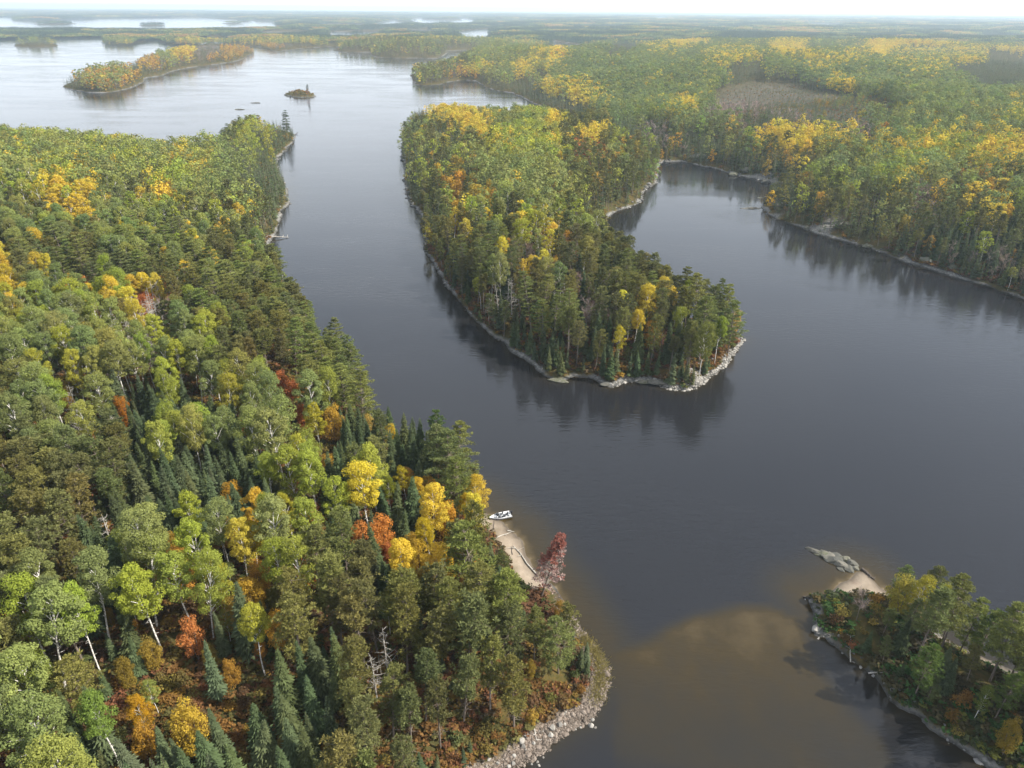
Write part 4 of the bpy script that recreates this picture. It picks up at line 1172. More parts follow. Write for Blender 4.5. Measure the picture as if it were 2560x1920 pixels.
# ------------------------------------------------------------------ single trees: the 300 of a kind that show largest
def size_word(h, lo, hi):
    t = (h - lo) / max(hi - lo, 1e-3)
    return 'tall' if t > .66 else ('small' if t < .33 else 'middling')

inframe = (rp > -10) & (rp < IW + 10) & (rq > 0) & (rq < IH + 20)
score = RH_ / rdep
LIMIT = {'A': 290, 'O': 200, 'S': 290, 'P': 290, 'W': 240, 'B': 70, 'D': 60, 'U': 200}
single = np.zeros(len(ROWS), bool)
mcode = np.array([MESHCODE[r[2]] for r in ROWS])
hero_m = np.array([r[5] for r in ROWS])
for c, lim in LIMIT.items():
    idx = np.nonzero((mcode == c) & inframe)[0]
    idx = idx[np.argsort(-(score[idx] + hero_m[idx] * 10))][:lim]
    single[idx] = True

labels = {}
pending = []
for i in np.nonzero(single)[0]:
    x, y, code, h, tint, hero = ROWS[i]
    pending.append(i)
    k = (code, zone(rp[i], rq[i]))
    labels.setdefault(k, []).append(i)
LABEL = {}; GROUP = {}
SHORT = {'A': 'green aspen', 'L': 'yellow-green aspen', 'Y': 'golden aspen', 'O': 'amber birch', 'R': 'red-orange maple', 'S': 'dark spruce', 'P': 'olive red pine', 'W': 'plumed white pine', 'B': 'leafless grey tree', 'D': 'bleached dead tree', 'U': 'rusty shrub'}
S_IDX = np.array(pending)
SPX, SPY = rp[S_IDX], rq[S_IDX]
def neighbour(i):
    d = np.hypot(SPX - rp[i], SPY - rq[i])
    for k in np.argsort(d)[1:14]:
        c = ROWS[S_IDX[k]][2]
        if c != ROWS[i][2] and c != 'U':
            return SHORT[c]
    return None
for (code, zn), ids in labels.items():
    look, cat = LOOK[code]
    ids.sort(key=lambda i: rp[i])
    if len(ids) == 1:
        LABEL[ids[0]] = f"the only {SHORT[code]} {zn}"; GROUP[ids[0]] = f"{cat}s {zn}"; continue
    tall = max(ids, key=lambda i: RH_[i]); front = max(ids, key=lambda i: rq[i]); back = min(ids, key=lambda i: rq[i])
    used = {}
    for i, w in ((front, 'nearest'), (back, 'farthest'), (ids[0], 'leftmost'), (ids[-1], 'rightmost'), (tall, 'tallest')):
        if i not in used: used[i] = w
    for i in ids:
        GROUP[i] = f"{cat}s {zn}"
        if i in used:
            LABEL[i] = f"{used[i]} {SHORT[code]} {zn}"
        else:
            nb = neighbour(i)
            first = f"{size_word(RH_[i], *HEIGHT[code])} {SHORT[code]} "
            LABEL[i] = first + (f"by {'an' if nb[0] in 'ao' else 'a'} {nb} " if nb else "") + zn
            if len(LABEL[i].split()) > 16: LABEL[i] = first + zn

def place_tree(i):
    x, y, code, h, tint, hero = ROWS[i]
    mc = MESHCODE[code]; sp = SPEC[mc]
    det = 3 if rdep[i] < 300 else 2
    v = int(rng_t.random() * sp['nv'])
    tm, cm, _ = proto(mc, v, det)
    nm = 'maple_tree' if code == 'R' else sp['name']
    root = bpy.data.objects.new(nm, None)
    COL.objects.link(root)
    root.empty_display_size = .5
    root.location = (x, y, RZ_[i]); s = h / sp['H']
    w = s * rng_t.uniform(.78, 1.06)
    root.scale = (w, w, s)
    root.rotation_euler = (rng_t.normal() * .05, rng_t.normal() * .05, rng_t.uniform(0, 6.28))
    tag(root, LABEL[i], LOOK[code][1], GROUP[i])
    t = bpy.data.objects.new('trunk', tm); t.parent = root; COL.objects.link(t)
    c = bpy.data.objects.new('crown', cm); c.parent = root; COL.objects.link(c)
    tt = tint_of(code, tint)
    c['tint'] = [float(q) for q in tt]
    return root
for i in pending:
    place_tree(i)

# ------------------------------------------------------------------ the rest of the woods: one object per kind, copies made by geometry nodes
def instancer(name, protos, X, Y, Z, S, ROT, TINT, label, cat, joined=None):
    """one 'stuff' object whose copies of PROTOS are made by geometry nodes from its own points"""
    n = len(X)
    me = bpy.data.meshes.new(name)
    me.vertices.add(n)
    me.vertices.foreach_set('co', np.stack([X, Y, Z], 1).astype(np.float32).ravel())
    a = me.attributes.new('scl', 'FLOAT_VECTOR', 'POINT'); a.data.foreach_set('vector', np.asarray(S, np.float32).ravel())
    a = me.attributes.new('rot', 'FLOAT_VECTOR', 'POINT'); a.data.foreach_set('vector', np.asarray(ROT, np.float32).ravel())
    a = me.attributes.new('tint', 'FLOAT_COLOR', 'POINT'); a.data.foreach_set('color', np.concatenate([TINT, np.ones((n, 1))], 1).astype(np.float32).ravel())
    a = me.attributes.new('pick', 'INT', 'POINT'); a.data.foreach_set('value', RNG.integers(0, len(protos), n).astype(np.int32))
    o = link(name, me)
    tag(o, label, cat, None, 'stuff')
    ng = bpy.data.node_groups.new(name + '_copies', 'GeometryNodeTree')
    ng.interface.new_socket('Geometry', in_out='INPUT', socket_type='NodeSocketGeometry')
    ng.interface.new_socket('Geometry', in_out='OUTPUT', socket_type='NodeSocketGeometry')
    gi = ng.nodes.new('NodeGroupInput'); go = ng.nodes.new('NodeGroupOutput')
    iop = ng.nodes.new('GeometryNodeInstanceOnPoints')
    jn = ng.nodes.new('GeometryNodeJoinGeometry')
    for pm in protos:
        po = bpy.data.objects.new(pm.name + '_source', pm)
        oi = ng.nodes.new('GeometryNodeObjectInfo'); oi.inputs['Object'].default_value = po; oi.inputs['As Instance'].default_value = False
        g2 = ng.nodes.new('GeometryNodeGeometryToInstance')
        ng.links.new(oi.outputs['Geometry'], g2.inputs[0]); ng.links.new(g2.outputs[0], jn.inputs[0])
    def na(nm, typ):
        q = ng.nodes.new('GeometryNodeInputNamedAttribute'); q.data_type = typ; q.inputs['Name'].default_value = nm
        return [s for s in q.outputs if s.name == 'Attribute' and s.enabled][0]
    ng.links.new(gi.outputs[0], iop.inputs['Points'])
    ng.links.new(jn.outputs[0], iop.inputs['Instance'])
    iop.inputs['Pick Instance'].default_value = True
    ng.links.new(na('pick', 'INT'), iop.inputs['Instance Index'])
    ng.links.new(na('rot', 'FLOAT_VECTOR'), iop.inputs['Rotation'])
    ng.links.new(na('scl', 'FLOAT_VECTOR'), iop.inputs['Scale'])
    ng.links.new(iop.outputs[0], go.inputs[0])
    md = o.modifiers.new('copies', 'NODES'); md.node_group = ng
    return o

def joined_mesh(code, v, det):
    sp = SPEC[code]
    _, _, b = proto(code, v, det)
    return b.mesh(f"{sp['name']}_whole", [MAT['grey_bark' if det < 2 and code == 'A' else sp['bark']], MAT[sp['leaf']]])

WOOD = {'A': ('aspen_woods', 'green and yellow aspens massed through the woods'), 'O': ('birch_woods', 'amber birches and red maples scattered through the woods'), 'S': ('spruce_woods', 'dark spruces massed through the woods and along the shores'),
        'P': ('red_pine_woods', 'olive red pines massed through the woods'), 'W': ('white_pine_woods', 'green white pines standing through the woods'), 'B': ('bare_woods', 'grey leafless trees scattered through the woods and bog'),
        'D': ('dead_woods', 'bleached dead trees scattered through the woods'), 'U': ('undergrowth', 'rusty and olive shrubs between the trees')}
for c, (nm, lab) in WOOD.items():
    for (d0, d1, det, sfx) in ((0, 330, 2, ''), (330, 760, 1, ''), (760, 1e9, 0, '')):
        idx = np.nonzero((mcode == c) & ~single & (rdep >= d0) & (rdep < d1))[0]
        if len(idx) == 0:
            continue
        nmv = SPEC[c]['nv'] if det else min(3, SPEC[c]['nv'])
        pr = [joined_mesh(c, v, det) for v in range(nmv)]
        s = RH_[idx] / SPEC[c]['H']
        wdt = s * rng_t.uniform(.9, 1.15, len(idx)) * (1.0 if det else 1.12)
        S = np.stack([wdt, wdt, s], 1)
        ROT = np.stack([rng_t.normal(size=len(idx)) * .03, rng_t.normal(size=len(idx)) * .03, rng_t.uniform(0, 6.28, len(idx))], 1)
        T = np.array([tint_of(ROWS[i][2], ROWS[i][4]) for i in idx])
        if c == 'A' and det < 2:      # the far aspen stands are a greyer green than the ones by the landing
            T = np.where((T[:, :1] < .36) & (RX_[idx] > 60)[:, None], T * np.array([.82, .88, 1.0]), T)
        where = {2: ' close to the camera', 1: ' in the middle distance', 0: ' far off'}[det]
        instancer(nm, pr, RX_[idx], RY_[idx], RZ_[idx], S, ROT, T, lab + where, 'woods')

# low brush on the forest floor near the camera
def brush():
    rng = np.random.default_rng(33)
    n = 170000
    x = rng.uniform(-220, 220, n); y = rng.uniform(30, 330, n)
    m = in_view(x, y, 1.0, 120); x, y = x[m], y[m]
    s, z = land_field(x, y)
    sand = sand_dist(x, y); grav = dist_polyline(GRAVEL_LINE, x, y)
    need = np.where((x > 50) & (y < 190), .5, 1.2) + 6.0 * sstep(10, 6, sand) * (s < 12) + 1.9 * sstep(10, 6, grav) * (s < 9)
    m = (s > need) & (vnoise(x / 7, y / 7, 71) > .18)
    x, y, z = x[m], y[m], z[m]
    k = len(x)
    s = rng.uniform(.25, .75, k)
    pal = np.array([(.18, .100, .036), (.12, .110, .040), (.18, .085, .042), (.21, .135, .036), (.10, .072, .040), (.085, .10, .036), (.14, .075, .042)])
    zone_n = np.clip((fbm(x / 16, y / 16, 72, 3) - .3) * 2.4, 0, .999)
    T = pal[np.clip((zone_n * 7 + rng.normal(size=k) * 1.2).astype(int), 0, 6)] * rng.uniform(.7, 1.2, (k, 1))
    T = np.where(((x > 50) & (y < 190))[:, None], T * np.array([.62, 1.0, .9]), T)
    instancer('brush', [joined_mesh('U', v, 1) for v in range(4)], x, y, z, np.stack([s * 1.5, s * 1.5, s], 1), np.stack([np.zeros(k), np.zeros(k), rng.uniform(0, 6.28, k)], 1), T,
              'low rusty and brown brush covering the forest floor', 'brush')
brush()

# woods beyond: groves as far as the lakes go
def grove_mesh(seed, conifer):
    rng = np.random.default_rng(seed)
    b = Buf()
    for k in range(16):
        cx, cy = rng.uniform(-17, 17, 2)
        h = rng.uniform(8, 13) if not conifer else rng.uniform(9, 16)
        tone = rng.uniform(.1, .9)
        if conifer:
            n = 14
            zz = rng.uniform(.15, .95, n) * h; th = rng.uniform(0, 6.28, n); r = (1 - zz / h) * 3.0 + .4
            A = np.stack([np.full(n, cx), np.full(n, cy), zz + .8], 1); B = np.stack([cx + r * np.cos(th), cy + r * np.sin(th), zz - .5], 1)
            b.blades(A, B, r * .9, rng, 0, np.clip(tone + rng.normal(size=n) * .15, 0, 1))
            b.blades(np.array([[cx, cy, h * .6]]), np.array([[cx, cy, h + 1]]), [.9], rng, 0)
        else:
            n = 16
            d = unit(rng, n, -.3)
            P = np.array([cx, cy, h * .68]) + d * np.array([3.6, 3.6, h * .30])
            b.quads(P, d + rng.normal(size=(n, 3)) * .3 + [0, 0, .3], np.full(n, 3.0) * rng.uniform(.7, 1.2, n), rng, 1.0, 0, np.clip(tone + rng.normal(size=n) * .15, 0, 1))
    return b.mesh('far_grove', [MAT['needles'] if conifer else MAT['broadleaf']])

def far_woods():
    rng = np.random.default_rng(41)
    GX, GY, GC = [], [], []
    for (y0, y1, sp) in ((2350, 3600, 21.0), (3600, 5600, 29.0), (5600, 8600, 42.0), (8600, 14000, 74.0)):
        xm = y1 * .74
        nx, ny = int(2 * xm / sp), int((y1 - y0) / sp)
        gx, gy = np.meshgrid(np.arange(nx), np.arange(ny))
        x = (-xm + (gx + rng.random(gx.shape)) * sp).ravel(); y = (y0 + (gy + rng.random(gy.shape)) * sp).ravel()
        m = in_view(x, y, 10, 60); GX.append(x[m]); GY.append(y[m]); GC.append(np.full(m.sum(), sp / 24.0))
    x = np.concatenate(GX); y = np.concatenate(GY); sc = np.clip(np.concatenate(GC), .9, 2.4)
    s, z = land_field(x, y)
    m = s > 9; x, y, z, sc, s = x[m], y[m], z[m], sc[m], s[m]
    nz = fbm(x / 230.0, y / 170.0, 61, 3) + .06 * rng.normal(size=len(x)) - .10 * sstep(60, 10, s)
    con = nz < .545
    for flag, nm, lab in ((True, 'conifer_woods', 'hazy dark conifer woods beyond the bay and far lakes'), (False, 'broadleaf_woods', 'hazy green and golden broadleaf woods beyond the bay')):
        q = np.nonzero(con == flag)[0]
        k = len(q)
        if flag:
            T = np.array([(.048, .076, .055), (.058, .085, .055), (.075, .10, .055)])[rng.integers(0, 3, k)]
        else:
            pal = np.array([(.13, .17, .060), (.15, .185, .065), (.18, .20, .06), (.22, .21, .06), (.38, .29, .06), (.33, .20, .07)])
            T = pal[np.clip(((nz[q] - .545) * 26 + rng.normal(size=k) * 1.0).astype(int), 0, 5)]
        T = T * rng.uniform(.85, 1.15, (k, 1))
        S = np.stack([sc[q], sc[q], np.clip(sc[q] * .8, .85, 1.15)], 1)
        instancer(nm, [grove_mesh(900 + j + 10 * flag, flag) for j in range(4)], x[q], y[q], z[q], S, np.stack([np.zeros(k), np.zeros(k), rng.uniform(0, 6.28, k)], 1), T, lab, 'woods')
far_woods()

# ------------------------------------------------------------------ rocks
def rock_mesh(name, seed, mat, flat=.7, sub=2, rough_=.30):
    import bmesh
    bm = bmesh.new()
    bmesh.ops.create_icosphere(bm, subdivisions=sub, radius=1.0)
    rng = np.random.default_rng(seed)
    planes = unit(rng, 11); offs = rng.uniform(.62, .92, 11)
    for v in bm.verts:
        p = np.array(v.co)
        for pl, of in zip(planes, offs):
            d = p @ pl
            if d > of: p = p - pl * (d - of)
        p = p * (1 + rough_ * .3 * (rng.random() - .5))
        v.co = (p[0], p[1], p[2] * flat)
    me = bpy.data.meshes.new(name)
    bm.to_mesh(me); bm.free()
    me.materials.append(mat)
    return me

def shore_points(P, step, rng, off):
    out = []
    for a, b in zip(P, np.roll(P, -1, 0)):
        L = np.hypot(*(b - a))
        if L > 400: continue
        n = max(int(L / step), 1)
        t = (np.arange(n) + rng.random(n)) / n
        nrm = np.array([-(b - a)[1], (b - a)[0]]) / max(L, 1e-6)
        out.append(a + t[:, None] * (b - a) + nrm * rng.normal(size=(n, 1)) * off)
    return np.concatenate(out)

def shore_rocks():
    rng = np.random.default_rng(51)
    pts = np.concatenate([shore_points(LEFT[:66], .9, rng, 1.0), shore_points(MID, .55, rng, 1.1), shore_points(NEAR, .35, rng, 1.2), shore_points(RIGHT[60:106], .9, rng, 1.4), shore_points(ISLET, .8, rng, 2)])
    x, y = pts[:, 0], pts[:, 1]
    m = in_view(x, y, 0, 60); x, y = x[m], y[m]
    s, z = land_field(x, y)
    sand = sand_dist(x, y); grav = dist_polyline(GRAVEL_LINE, x, y); stone = dist_polyline(STONE_LINE, x, y)
    m = (s > -1.0) & (s < 2.6) & (sand > 9) & (grav > 8) & (vnoise(x / 18, y / 18, 95) + .25 * rng.normal(size=len(x)) > .42)
    x, y, z, stone = x[m], y[m], z[m], stone[m]
    k = len(x)
    d = np.hypot(x, y)
    sz = np.exp(rng.normal(size=k) * .5) * .34 * np.clip(d / 330, .75, 1.7)
    S = np.stack([sz * rng.uniform(.8, 1.5, k), sz * rng.uniform(.8, 1.5, k), sz * .8], 1)
    instancer('shore_rocks', [rock_mesh('shore_stone', 60 + j, MAT['rock'], .75, 1) for j in range(5)], x, y, z + sz * .12, S, np.stack([np.zeros(k), np.zeros(k), rng.uniform(0, 6.28, k)], 1), np.ones((k, 3)), 'grey broken rock lining the lake shores', 'rocks')
    # pale cobbles round the peninsula point
    n = 2600
    t = rng.random(n); seg = (t * (len(STONE_LINE) - 1)); i0 = np.minimum(seg.astype(int), len(STONE_LINE) - 2); f = seg - i0
    p = STONE_LINE[i0] * (1 - f)[:, None] + STONE_LINE[i0 + 1] * f[:, None] + rng.normal(size=(n, 2)) * 2.2
    s, z = land_field(p[:, 0], p[:, 1]); m = (s > -.6) & (s < 6)
    p, z = p[m], z[m]; k = len(p)
    sz = np.exp(rng.normal(size=k) * .45) * .27
    instancer('cobbles', [rock_mesh('cobble', 70 + j, MAT['pale_rock'], .8, 1) for j in range(4)], p[:, 0], p[:, 1], z + sz * .2, np.stack([sz * 1.2, sz, sz], 1), np.stack([np.zeros(k), np.zeros(k), rng.uniform(0, 6.28, k)], 1), np.ones((k, 3)), 'pale cobbles round the tip of the peninsula', 'cobbles')
    # gravel of the near beach
    n = 9000
    seg = rng.random(n) * (len(GRAVEL_LINE) - 1); i0 = np.minimum(seg.astype(int), len(GRAVEL_LINE) - 2); f = seg - i0
    p = GRAVEL_LINE[i0] * (1 - f)[:, None] + GRAVEL_LINE[i0 + 1] * f[:, None] + rng.normal(size=(n, 2)) * 1.9
    s, z = land_field(p[:, 0], p[:, 1]); m = (s > -.8) & (s < 3.4)
    p, z = p[m], z[m]; k = len(p)
    sz = np.exp(rng.normal(size=k) * .5) * .10
    instancer('gravel', [rock_mesh('pebble', 80 + j, MAT['gravel'], .7, 1) for j in range(4)], p[:, 0], p[:, 1], z + sz * .15, np.stack([sz * 1.3, sz, sz], 1), np.stack([np.zeros(k), np.zeros(k), rng.uniform(0, 6.28, k)], 1), np.ones((k, 3)), 'pinkish gravel of the near beach', 'gravel')
shore_rocks()

BOULDER_PX = [(1192.8, 1572.6, 7.5), (1208.6, 1564.3, 6.7), (1220.3, 1564.3, 3.5), (1189.4, 1587.6, 5.8), (1126.1, 1599.3, 8.5), (1135.3, 1587.6, 7), (1130.3, 1611, 6), (1110.3, 1632.7, 4.8), (1152.8, 1605.1, 4), (1055.3, 1638.5, 6),
              (1075.3, 1647.7, 4), (1108.6, 1647.7, 5), (1098.6, 1656, 4.6), (1279.5, 1554.3, 4.6), (1277, 1567.6, 6.2), (1286.1, 1571.8, 3.4), (1254.5, 1571.8, 3.4), (1243.6, 1575.1, 2.6), (1173.6, 1636, 3), (1161.1, 1646, 3.4),
              (1164.4, 1653.5, 3.6), (1148.6, 1650.2, 3), (1296.1, 1439.3, 3.4), (1202, 1576, 3), (1172.8, 1579.3, 2.2), (1165.3, 1579.3, 2.4), (1221.9, 1537.6, 2.6), (1219.4, 1541.8, 2.6), (1136.1, 1621, 3), (1050.3, 1654.3, 3)]
BL = ['big pale boulder in the pair on the gravel beach', 'broad pale boulder next to the big one on the gravel beach', 'small boulder right of the pair on the gravel beach', 'round boulder alone on the gravel below the pair', 'largest pale angular boulder by the driftwood tangle',
      'pale boulder behind the largest angular one', 'split slab below the largest angular boulder', 'round boulder at the grassy edge of the gravel', 'small boulder between driftwood and gravel', 'greyish boulder among yellow bushes',
      'pale stone at the foot of the yellow bushes', 'flat boulder low on the gravel beach', 'boulder at the lowest visible gravel edge', 'upper boulder of the trio standing at the gravel point', 'broad boulder of the trio at the gravel point', 'outermost wet stone beyond the gravel point',
      'low boulder at the waterline left of the point', 'small waterline stone left of the low boulder', 'small stone out in the dark water', 'pale stone in the shallows off the gravel', 'longest stone in the shallows off the gravel', 'stone in the water close to the gravel edge',
      'white round stone on the reedy point', 'small stone leaning on the big pair', 'left pale cobble in the grass above the gravel', 'pale cobble in the grass beside another', 'white stone under the dark juniper', 'white stone just below the dark juniper', 'stone under the split slab', 'pale stone left of the lowest boulders']
BM = [rock_mesh('boulder', 20 + j, MAT['pale_rock'], .78, 3) for j in range(5)]
def put_rock(name, me, px, py, rpx, label, cat, group=None, stretch=(1, 1, 1), rz=None, zoff=.25):
    z = .3
    for _ in range(4):
        p = px_to_world(np.array([px]), np.array([py]), z)[0]
        _, zz = land_field(p[:1], p[1:]); z = max(float(zz[0]), -.1) + .1
    _, _, dep = world_to_px(p[0], p[1], z)
    r = rpx * float(dep) / IF * 1.08
    o = link(name, me)
    o.location = (p[0], p[1], z - .1 + r * zoff)
    o.scale = (r * stretch[0], r * stretch[1], r * stretch[2])
    o.rotation_euler = (0, 0, rz if rz is not None else random.uniform(0, 6.28))
    tag(o, label, cat, group)
    return o
for k, ((a, b, r), lb) in enumerate(zip(BOULDER_PX, BL)):
    put_rock('boulder', BM[k % 5], a, b, r, lb, 'boulder', 'boulders on the near gravel beach')
RM_ = [rock_mesh('rock', 40 + j, MAT['slab_rock'], .55, 3, .35) for j in range(3)]
put_rock('boulder', BM[2], 1763, 1360, 9.5, 'lone pale boulder standing at the dark corner of the near island', 'boulder', None, (1.15, .9, 1))
put_rock('boulder', BM[3], 1813, 1373, 3.6, 'small pale boulder on the dark bank of the near island', 'boulder')
SLAB_ANG = lambda a, b: math.atan2(*(px_to_world(np.array([b[0]]), np.array([b[1]]))[0] - px_to_world(np.array([a[0]]), np.array([a[1]]))[0])[::-1])
ang = SLAB_ANG((1752, 1188), (1850, 1228))
for k, (a, b, r, st) in enumerate(((1764, 1193, 15, (1.3, .5, .3)), (1778, 1199, 15, (1.2, .6, .4)), (1790, 1204, 17, (1.2, .7, .42)), (1786, 1196, 11, (1.2, .6, .4)), (1803, 1212, 17, (1.2, .75, .45)), (1806, 1202, 13, (1.2, .7, .4)), (1818, 1221, 15, (1.1, .75, .5)),
                                   (1824, 1209, 13, (1.1, .8, .5)), (1832, 1229, 12, (1.0, .8, .55)), (1840, 1217, 12, (1.0, .8, .6)), (1846, 1228, 9, (1.0, .8, .6)), (1816, 1230, 8, (1.1, .7, .5)), (1754, 1189, 9, (1.4, .4, .25)))):
    st = (st[0], st[1], st[2] * 1.7)
    put_rock('ledge_block', RM_[k % 3], a, b, r * 1.12, ['dark low slab behind the outer tip of the rock ledge', 'second slab from the outer tip of the rock ledge', 'third slab along the ledge off the sand spit', 'slab on the lake side near the ledge tip', 'grey middle slab on the ledge front edge', 'mossy slab on the back of the ledge middle', 'cracked pale slab on the ledge front edge by the sand',
             'mossy block on the back of the ledge by the sand', 'white block at the sandy foot of the ledge', 'pale block on the lake side of the ledge end', 'small block where the ledge meets the sand', 'small wet block below the cracked pale slab', 'thin dark outermost tip of the rock ledge'][k], 'rock', 'slabs of the rock ledge', st, ang + .25 * math.sin(k * 2.1), .12)
put_rock('rock', RM_[1], 1622, 450, 22, 'low flat rock lying off the small point across the bay', 'rock', None, (1.0, .42, .24), 0.1, .0)
put_rock('rock', RM_[2], 1642, 427, 8, 'smaller flat rock north of the small point', 'rock', None, (1.0, .5, .2), 0.0, .0)
put_rock('rock', RM_[0], 518, 236.5, 10, 'bare dark rock in open water, nearer of two', 'rock', None, (1.0, .6, .22), 0.0, .05)
put_rock('rock', RM_[1], 553, 222.5, 11, 'bare pale rock in open water, farther of two', 'rock', None, (1.0, .5, .16), 0.0, .05)
put_rock('rock_slab', RM_[0], 1425, 828, 22, 'broad grey rock slab sloping into the water by the red clearing', 'rock', 'ledges round the peninsula', (1.1, .55, .42), -.25, .15)
put_rock('rock_slab', RM_[1], 1395, 820, 14, 'grey ledge left of the broad slab on the peninsula point', 'rock', 'ledges round the peninsula', (1.2, .6, .4), .1, .15)
put_rock('rock_slab', RM_[2], 1205, 815, 18, 'dark stepped ledge on the peninsula front shore', 'rock', 'ledges round the peninsula', (1.3, .5, .4), -.3, .1)
put_rock('rock_slab', RM_[1], 1310, 832, 13, 'pale broken ledge at the little gravel cove', 'rock', 'ledges round the peninsula', (1.1, .7, .45), .3, .15)
for k, (a, b, r) in enumerate(((1585, 374, 9), (1612, 366, 11), (1655, 380, 10), (1690, 385, 9), (1745, 480, 9), (1878, 520, 10), (2000, 560, 13), (2060, 575, 11))):
    put_rock('rock_outcrop', RM_[k % 3], a, b, r, ['rounded grey outcrop at the bay head', 'tall grey outcrop above the ledge at the bay head', 'grey outcrop between spruces above the far ledge', 'grey outcrop nearest the small point', 'mossy outcrop behind the small point', 'mossy outcrop midway along the long ledge', 'largest mossy outcrop above the long ledge', 'mossy outcrop right of the largest one'][k], 'rock', 'outcrops across the bay', (1.1, .8, .9), None, .3)

# ------------------------------------------------------------------ driftwood
def log_thing(name, label, a, b, r, mat, branches=0, group=None, z0=None, lift=0.0):
    pa = px_to_world(np.array([a[0]]), np.array([a[1]]), .3)[0]; pb = px_to_world(np.array([b[0]]), np.array([b[1]]), .3)[0]
    _, zz = land_field(np.array([pa[0], pb[0]]), np.array([pa[1], pb[1]]))
    za, zb = max(zz[0], 0) + r * .7, max(zz[1], 0) + r * .7 + lift
    L = math.hypot(*(pb - pa))
    rng = np.random.default_rng(int(a[0] * 7 + a[1]))
    T = Buf()
    A = np.array([0, 0, 0.0]); B = np.array([pb[0] - pa[0], pb[1] - pa[1], zb - za])
    side = np.array([-B[1], B[0], 0]) / max(L, 1e-3)
    P = [A, A + (B - A) * .35 + side * L * .015, A + (B - A) * .7 - side * L * .02, B]
    T.tube(P, [r, r * .85, r * .65, r * .3], 8, 0)
    me = T.mesh(name, [MAT[mat]])
    o = link(name, me); o.location = (pa[0], pa[1], za)
    for k in range(branches):
        t = rng.uniform(.25, .95); c = A + (B - A) * t
        d = side * rng.choice([-1, 1]) * L * rng.uniform(.08, .22) + (B - A) * rng.uniform(-.05, .12) + np.array([0, 0, L * rng.uniform(.02, .10)])
        Tb = Buf(); Tb.tube([c, c + d * .5 + [0, 0, .05], c + d], [r * .4, r * .25, r * .08], 5, 0)
        link('branch', Tb.mesh('branch', [MAT[mat]]), o)
    tag(o, label, 'log', group)
    return o
G_ = 'driftwood on the shores'
log_thing('fallen_log', 'long grey drift log lying along the sandy landing', (1158, 1240), (1108, 1180), .17, 'dead_wood', 4, G_)
log_thing('driftwood', 'pale crossed driftwood at the water edge below the boat', (1073, 1164), (1104, 1149), .12, 'dead_wood', 3, G_)
log_thing('driftwood', 'short pale drift log lying across the crossed driftwood', (1096, 1146), (1111, 1147), .11, 'dead_wood', 1, G_)
log_thing('driftwood', 'thin dark strip on sand beneath the boat bow', (1066, 1146), (1067, 1125), .09, 'wet_wood', 1, G_)  # thin dark strip laid along the dark line on the sand
log_thing('driftwood', 'branched drift log above the long log on sand', (1107, 1200), (1104, 1181), .08, 'wet_wood', 2, G_)
log_thing('fallen_log', 'pale log jutting from the far sandy shore into water', (576, 516), (624, 512), .30, 'dead_wood', 6, G_)
log_thing('driftwood', 'bleached curved driftwood by the largest angular boulder', (1152, 1574), (1160, 1602), .13, 'dead_wood', 3, G_)
log_thing('driftwood', 'forked bleached driftwood behind the gravel beach', (1128, 1598), (1142, 1560), .10, 'dead_wood', 4, G_)
log_thing('driftwood', 'grey driftwood tangle at the foot of the yellow bushes', (1010, 1645), (1042, 1625), .12, 'dead_wood', 5, G_)
log_thing('driftwood', 'thin bleached stick sloping on the gravel', (1158, 1600), (1190, 1598), .07, 'dead_wood', 2, G_)
log_thing('fallen_log', 'bleached fallen tree across the dark corner of the near island', (1768, 1363), (1822, 1338), .13, 'dead_wood', 5, G_, None, .5)
log_thing('fallen_log', 'dark driftwood row beside the sand spit', (1862, 1228), (1890, 1252), .32, 'wet_wood', 4, G_)
log_thing('driftwood', 'dark sunken log line off the near island tip', (1735, 1287), (1782, 1302), .16, 'wet_wood', 2, G_)
log_thing('driftwood', 'grey trunk leaning on the dark bank of the near island', (1838, 1428), (1832, 1388), .11, 'dead_wood', 4, G_, None, 1.0)
log_thing('driftwood', 'bleached trunk lying on the dark stones of the near island', (1876, 1452), (1920, 1460), .12, 'dead_wood', 5, G_)
log_thing('fallen_log', 'pale root-ended drift log on the peninsula ledge', (1170, 800), (1196, 790), .16, 'dead_wood', 4, G_)
log_thing('driftwood', 'dark stick over the water by the spruce point', (636, 292), (642, 287), .3, 'wet_wood', 2, G_, None, .35)
log_thing('fallen_log', 'grey log in the spruces above the narrows', (590, 415), (612, 432), .22, 'dead_wood', 4, G_)

# ------------------------------------------------------------------ reeds on the point
def reeds():
    rng = np.random.default_rng(61)
    line = W([(1300, 1520), (1312, 1480), (1314, 1450), (1304, 1422), (1285, 1398), (1268, 1378)])
    n = 2600
    seg = rng.random(n) * (len(line) - 1); i0 = np.minimum(seg.astype(int), len(line) - 2); f = seg - i0
    p = line[i0] * (1 - f)[:, None] + line[i0 + 1] * f[:, None] + rng.normal(size=(n, 2)) * np.array([.75, .75]) + np.array([-1.3, .2])
    s, z = land_field(p[:, 0], p[:, 1])
    m = s > -1.6; p, z = p[m], np.maximum(z[m], -.2); k = len(p)
    A = np.stack([p[:, 0], p[:, 1], z], 1)
    B = A + np.stack([rng.normal(size=k) * .35 + .25, rng.normal(size=k) * .35, rng.uniform(.3, .8, k)], 1)
    b = Buf(); b.blades(A, B, np.full(k, .08), rng, 0, up=rng.normal(size=(k, 3)))
    me = b.mesh('reeds', [MAT['broadleaf']])
    o = link('reeds', me); o['tint'] = [.25, .21, .075]
    tag(o, 'tawny reeds fringing the gravel point', 'reeds', None, 'stuff')
reeds()

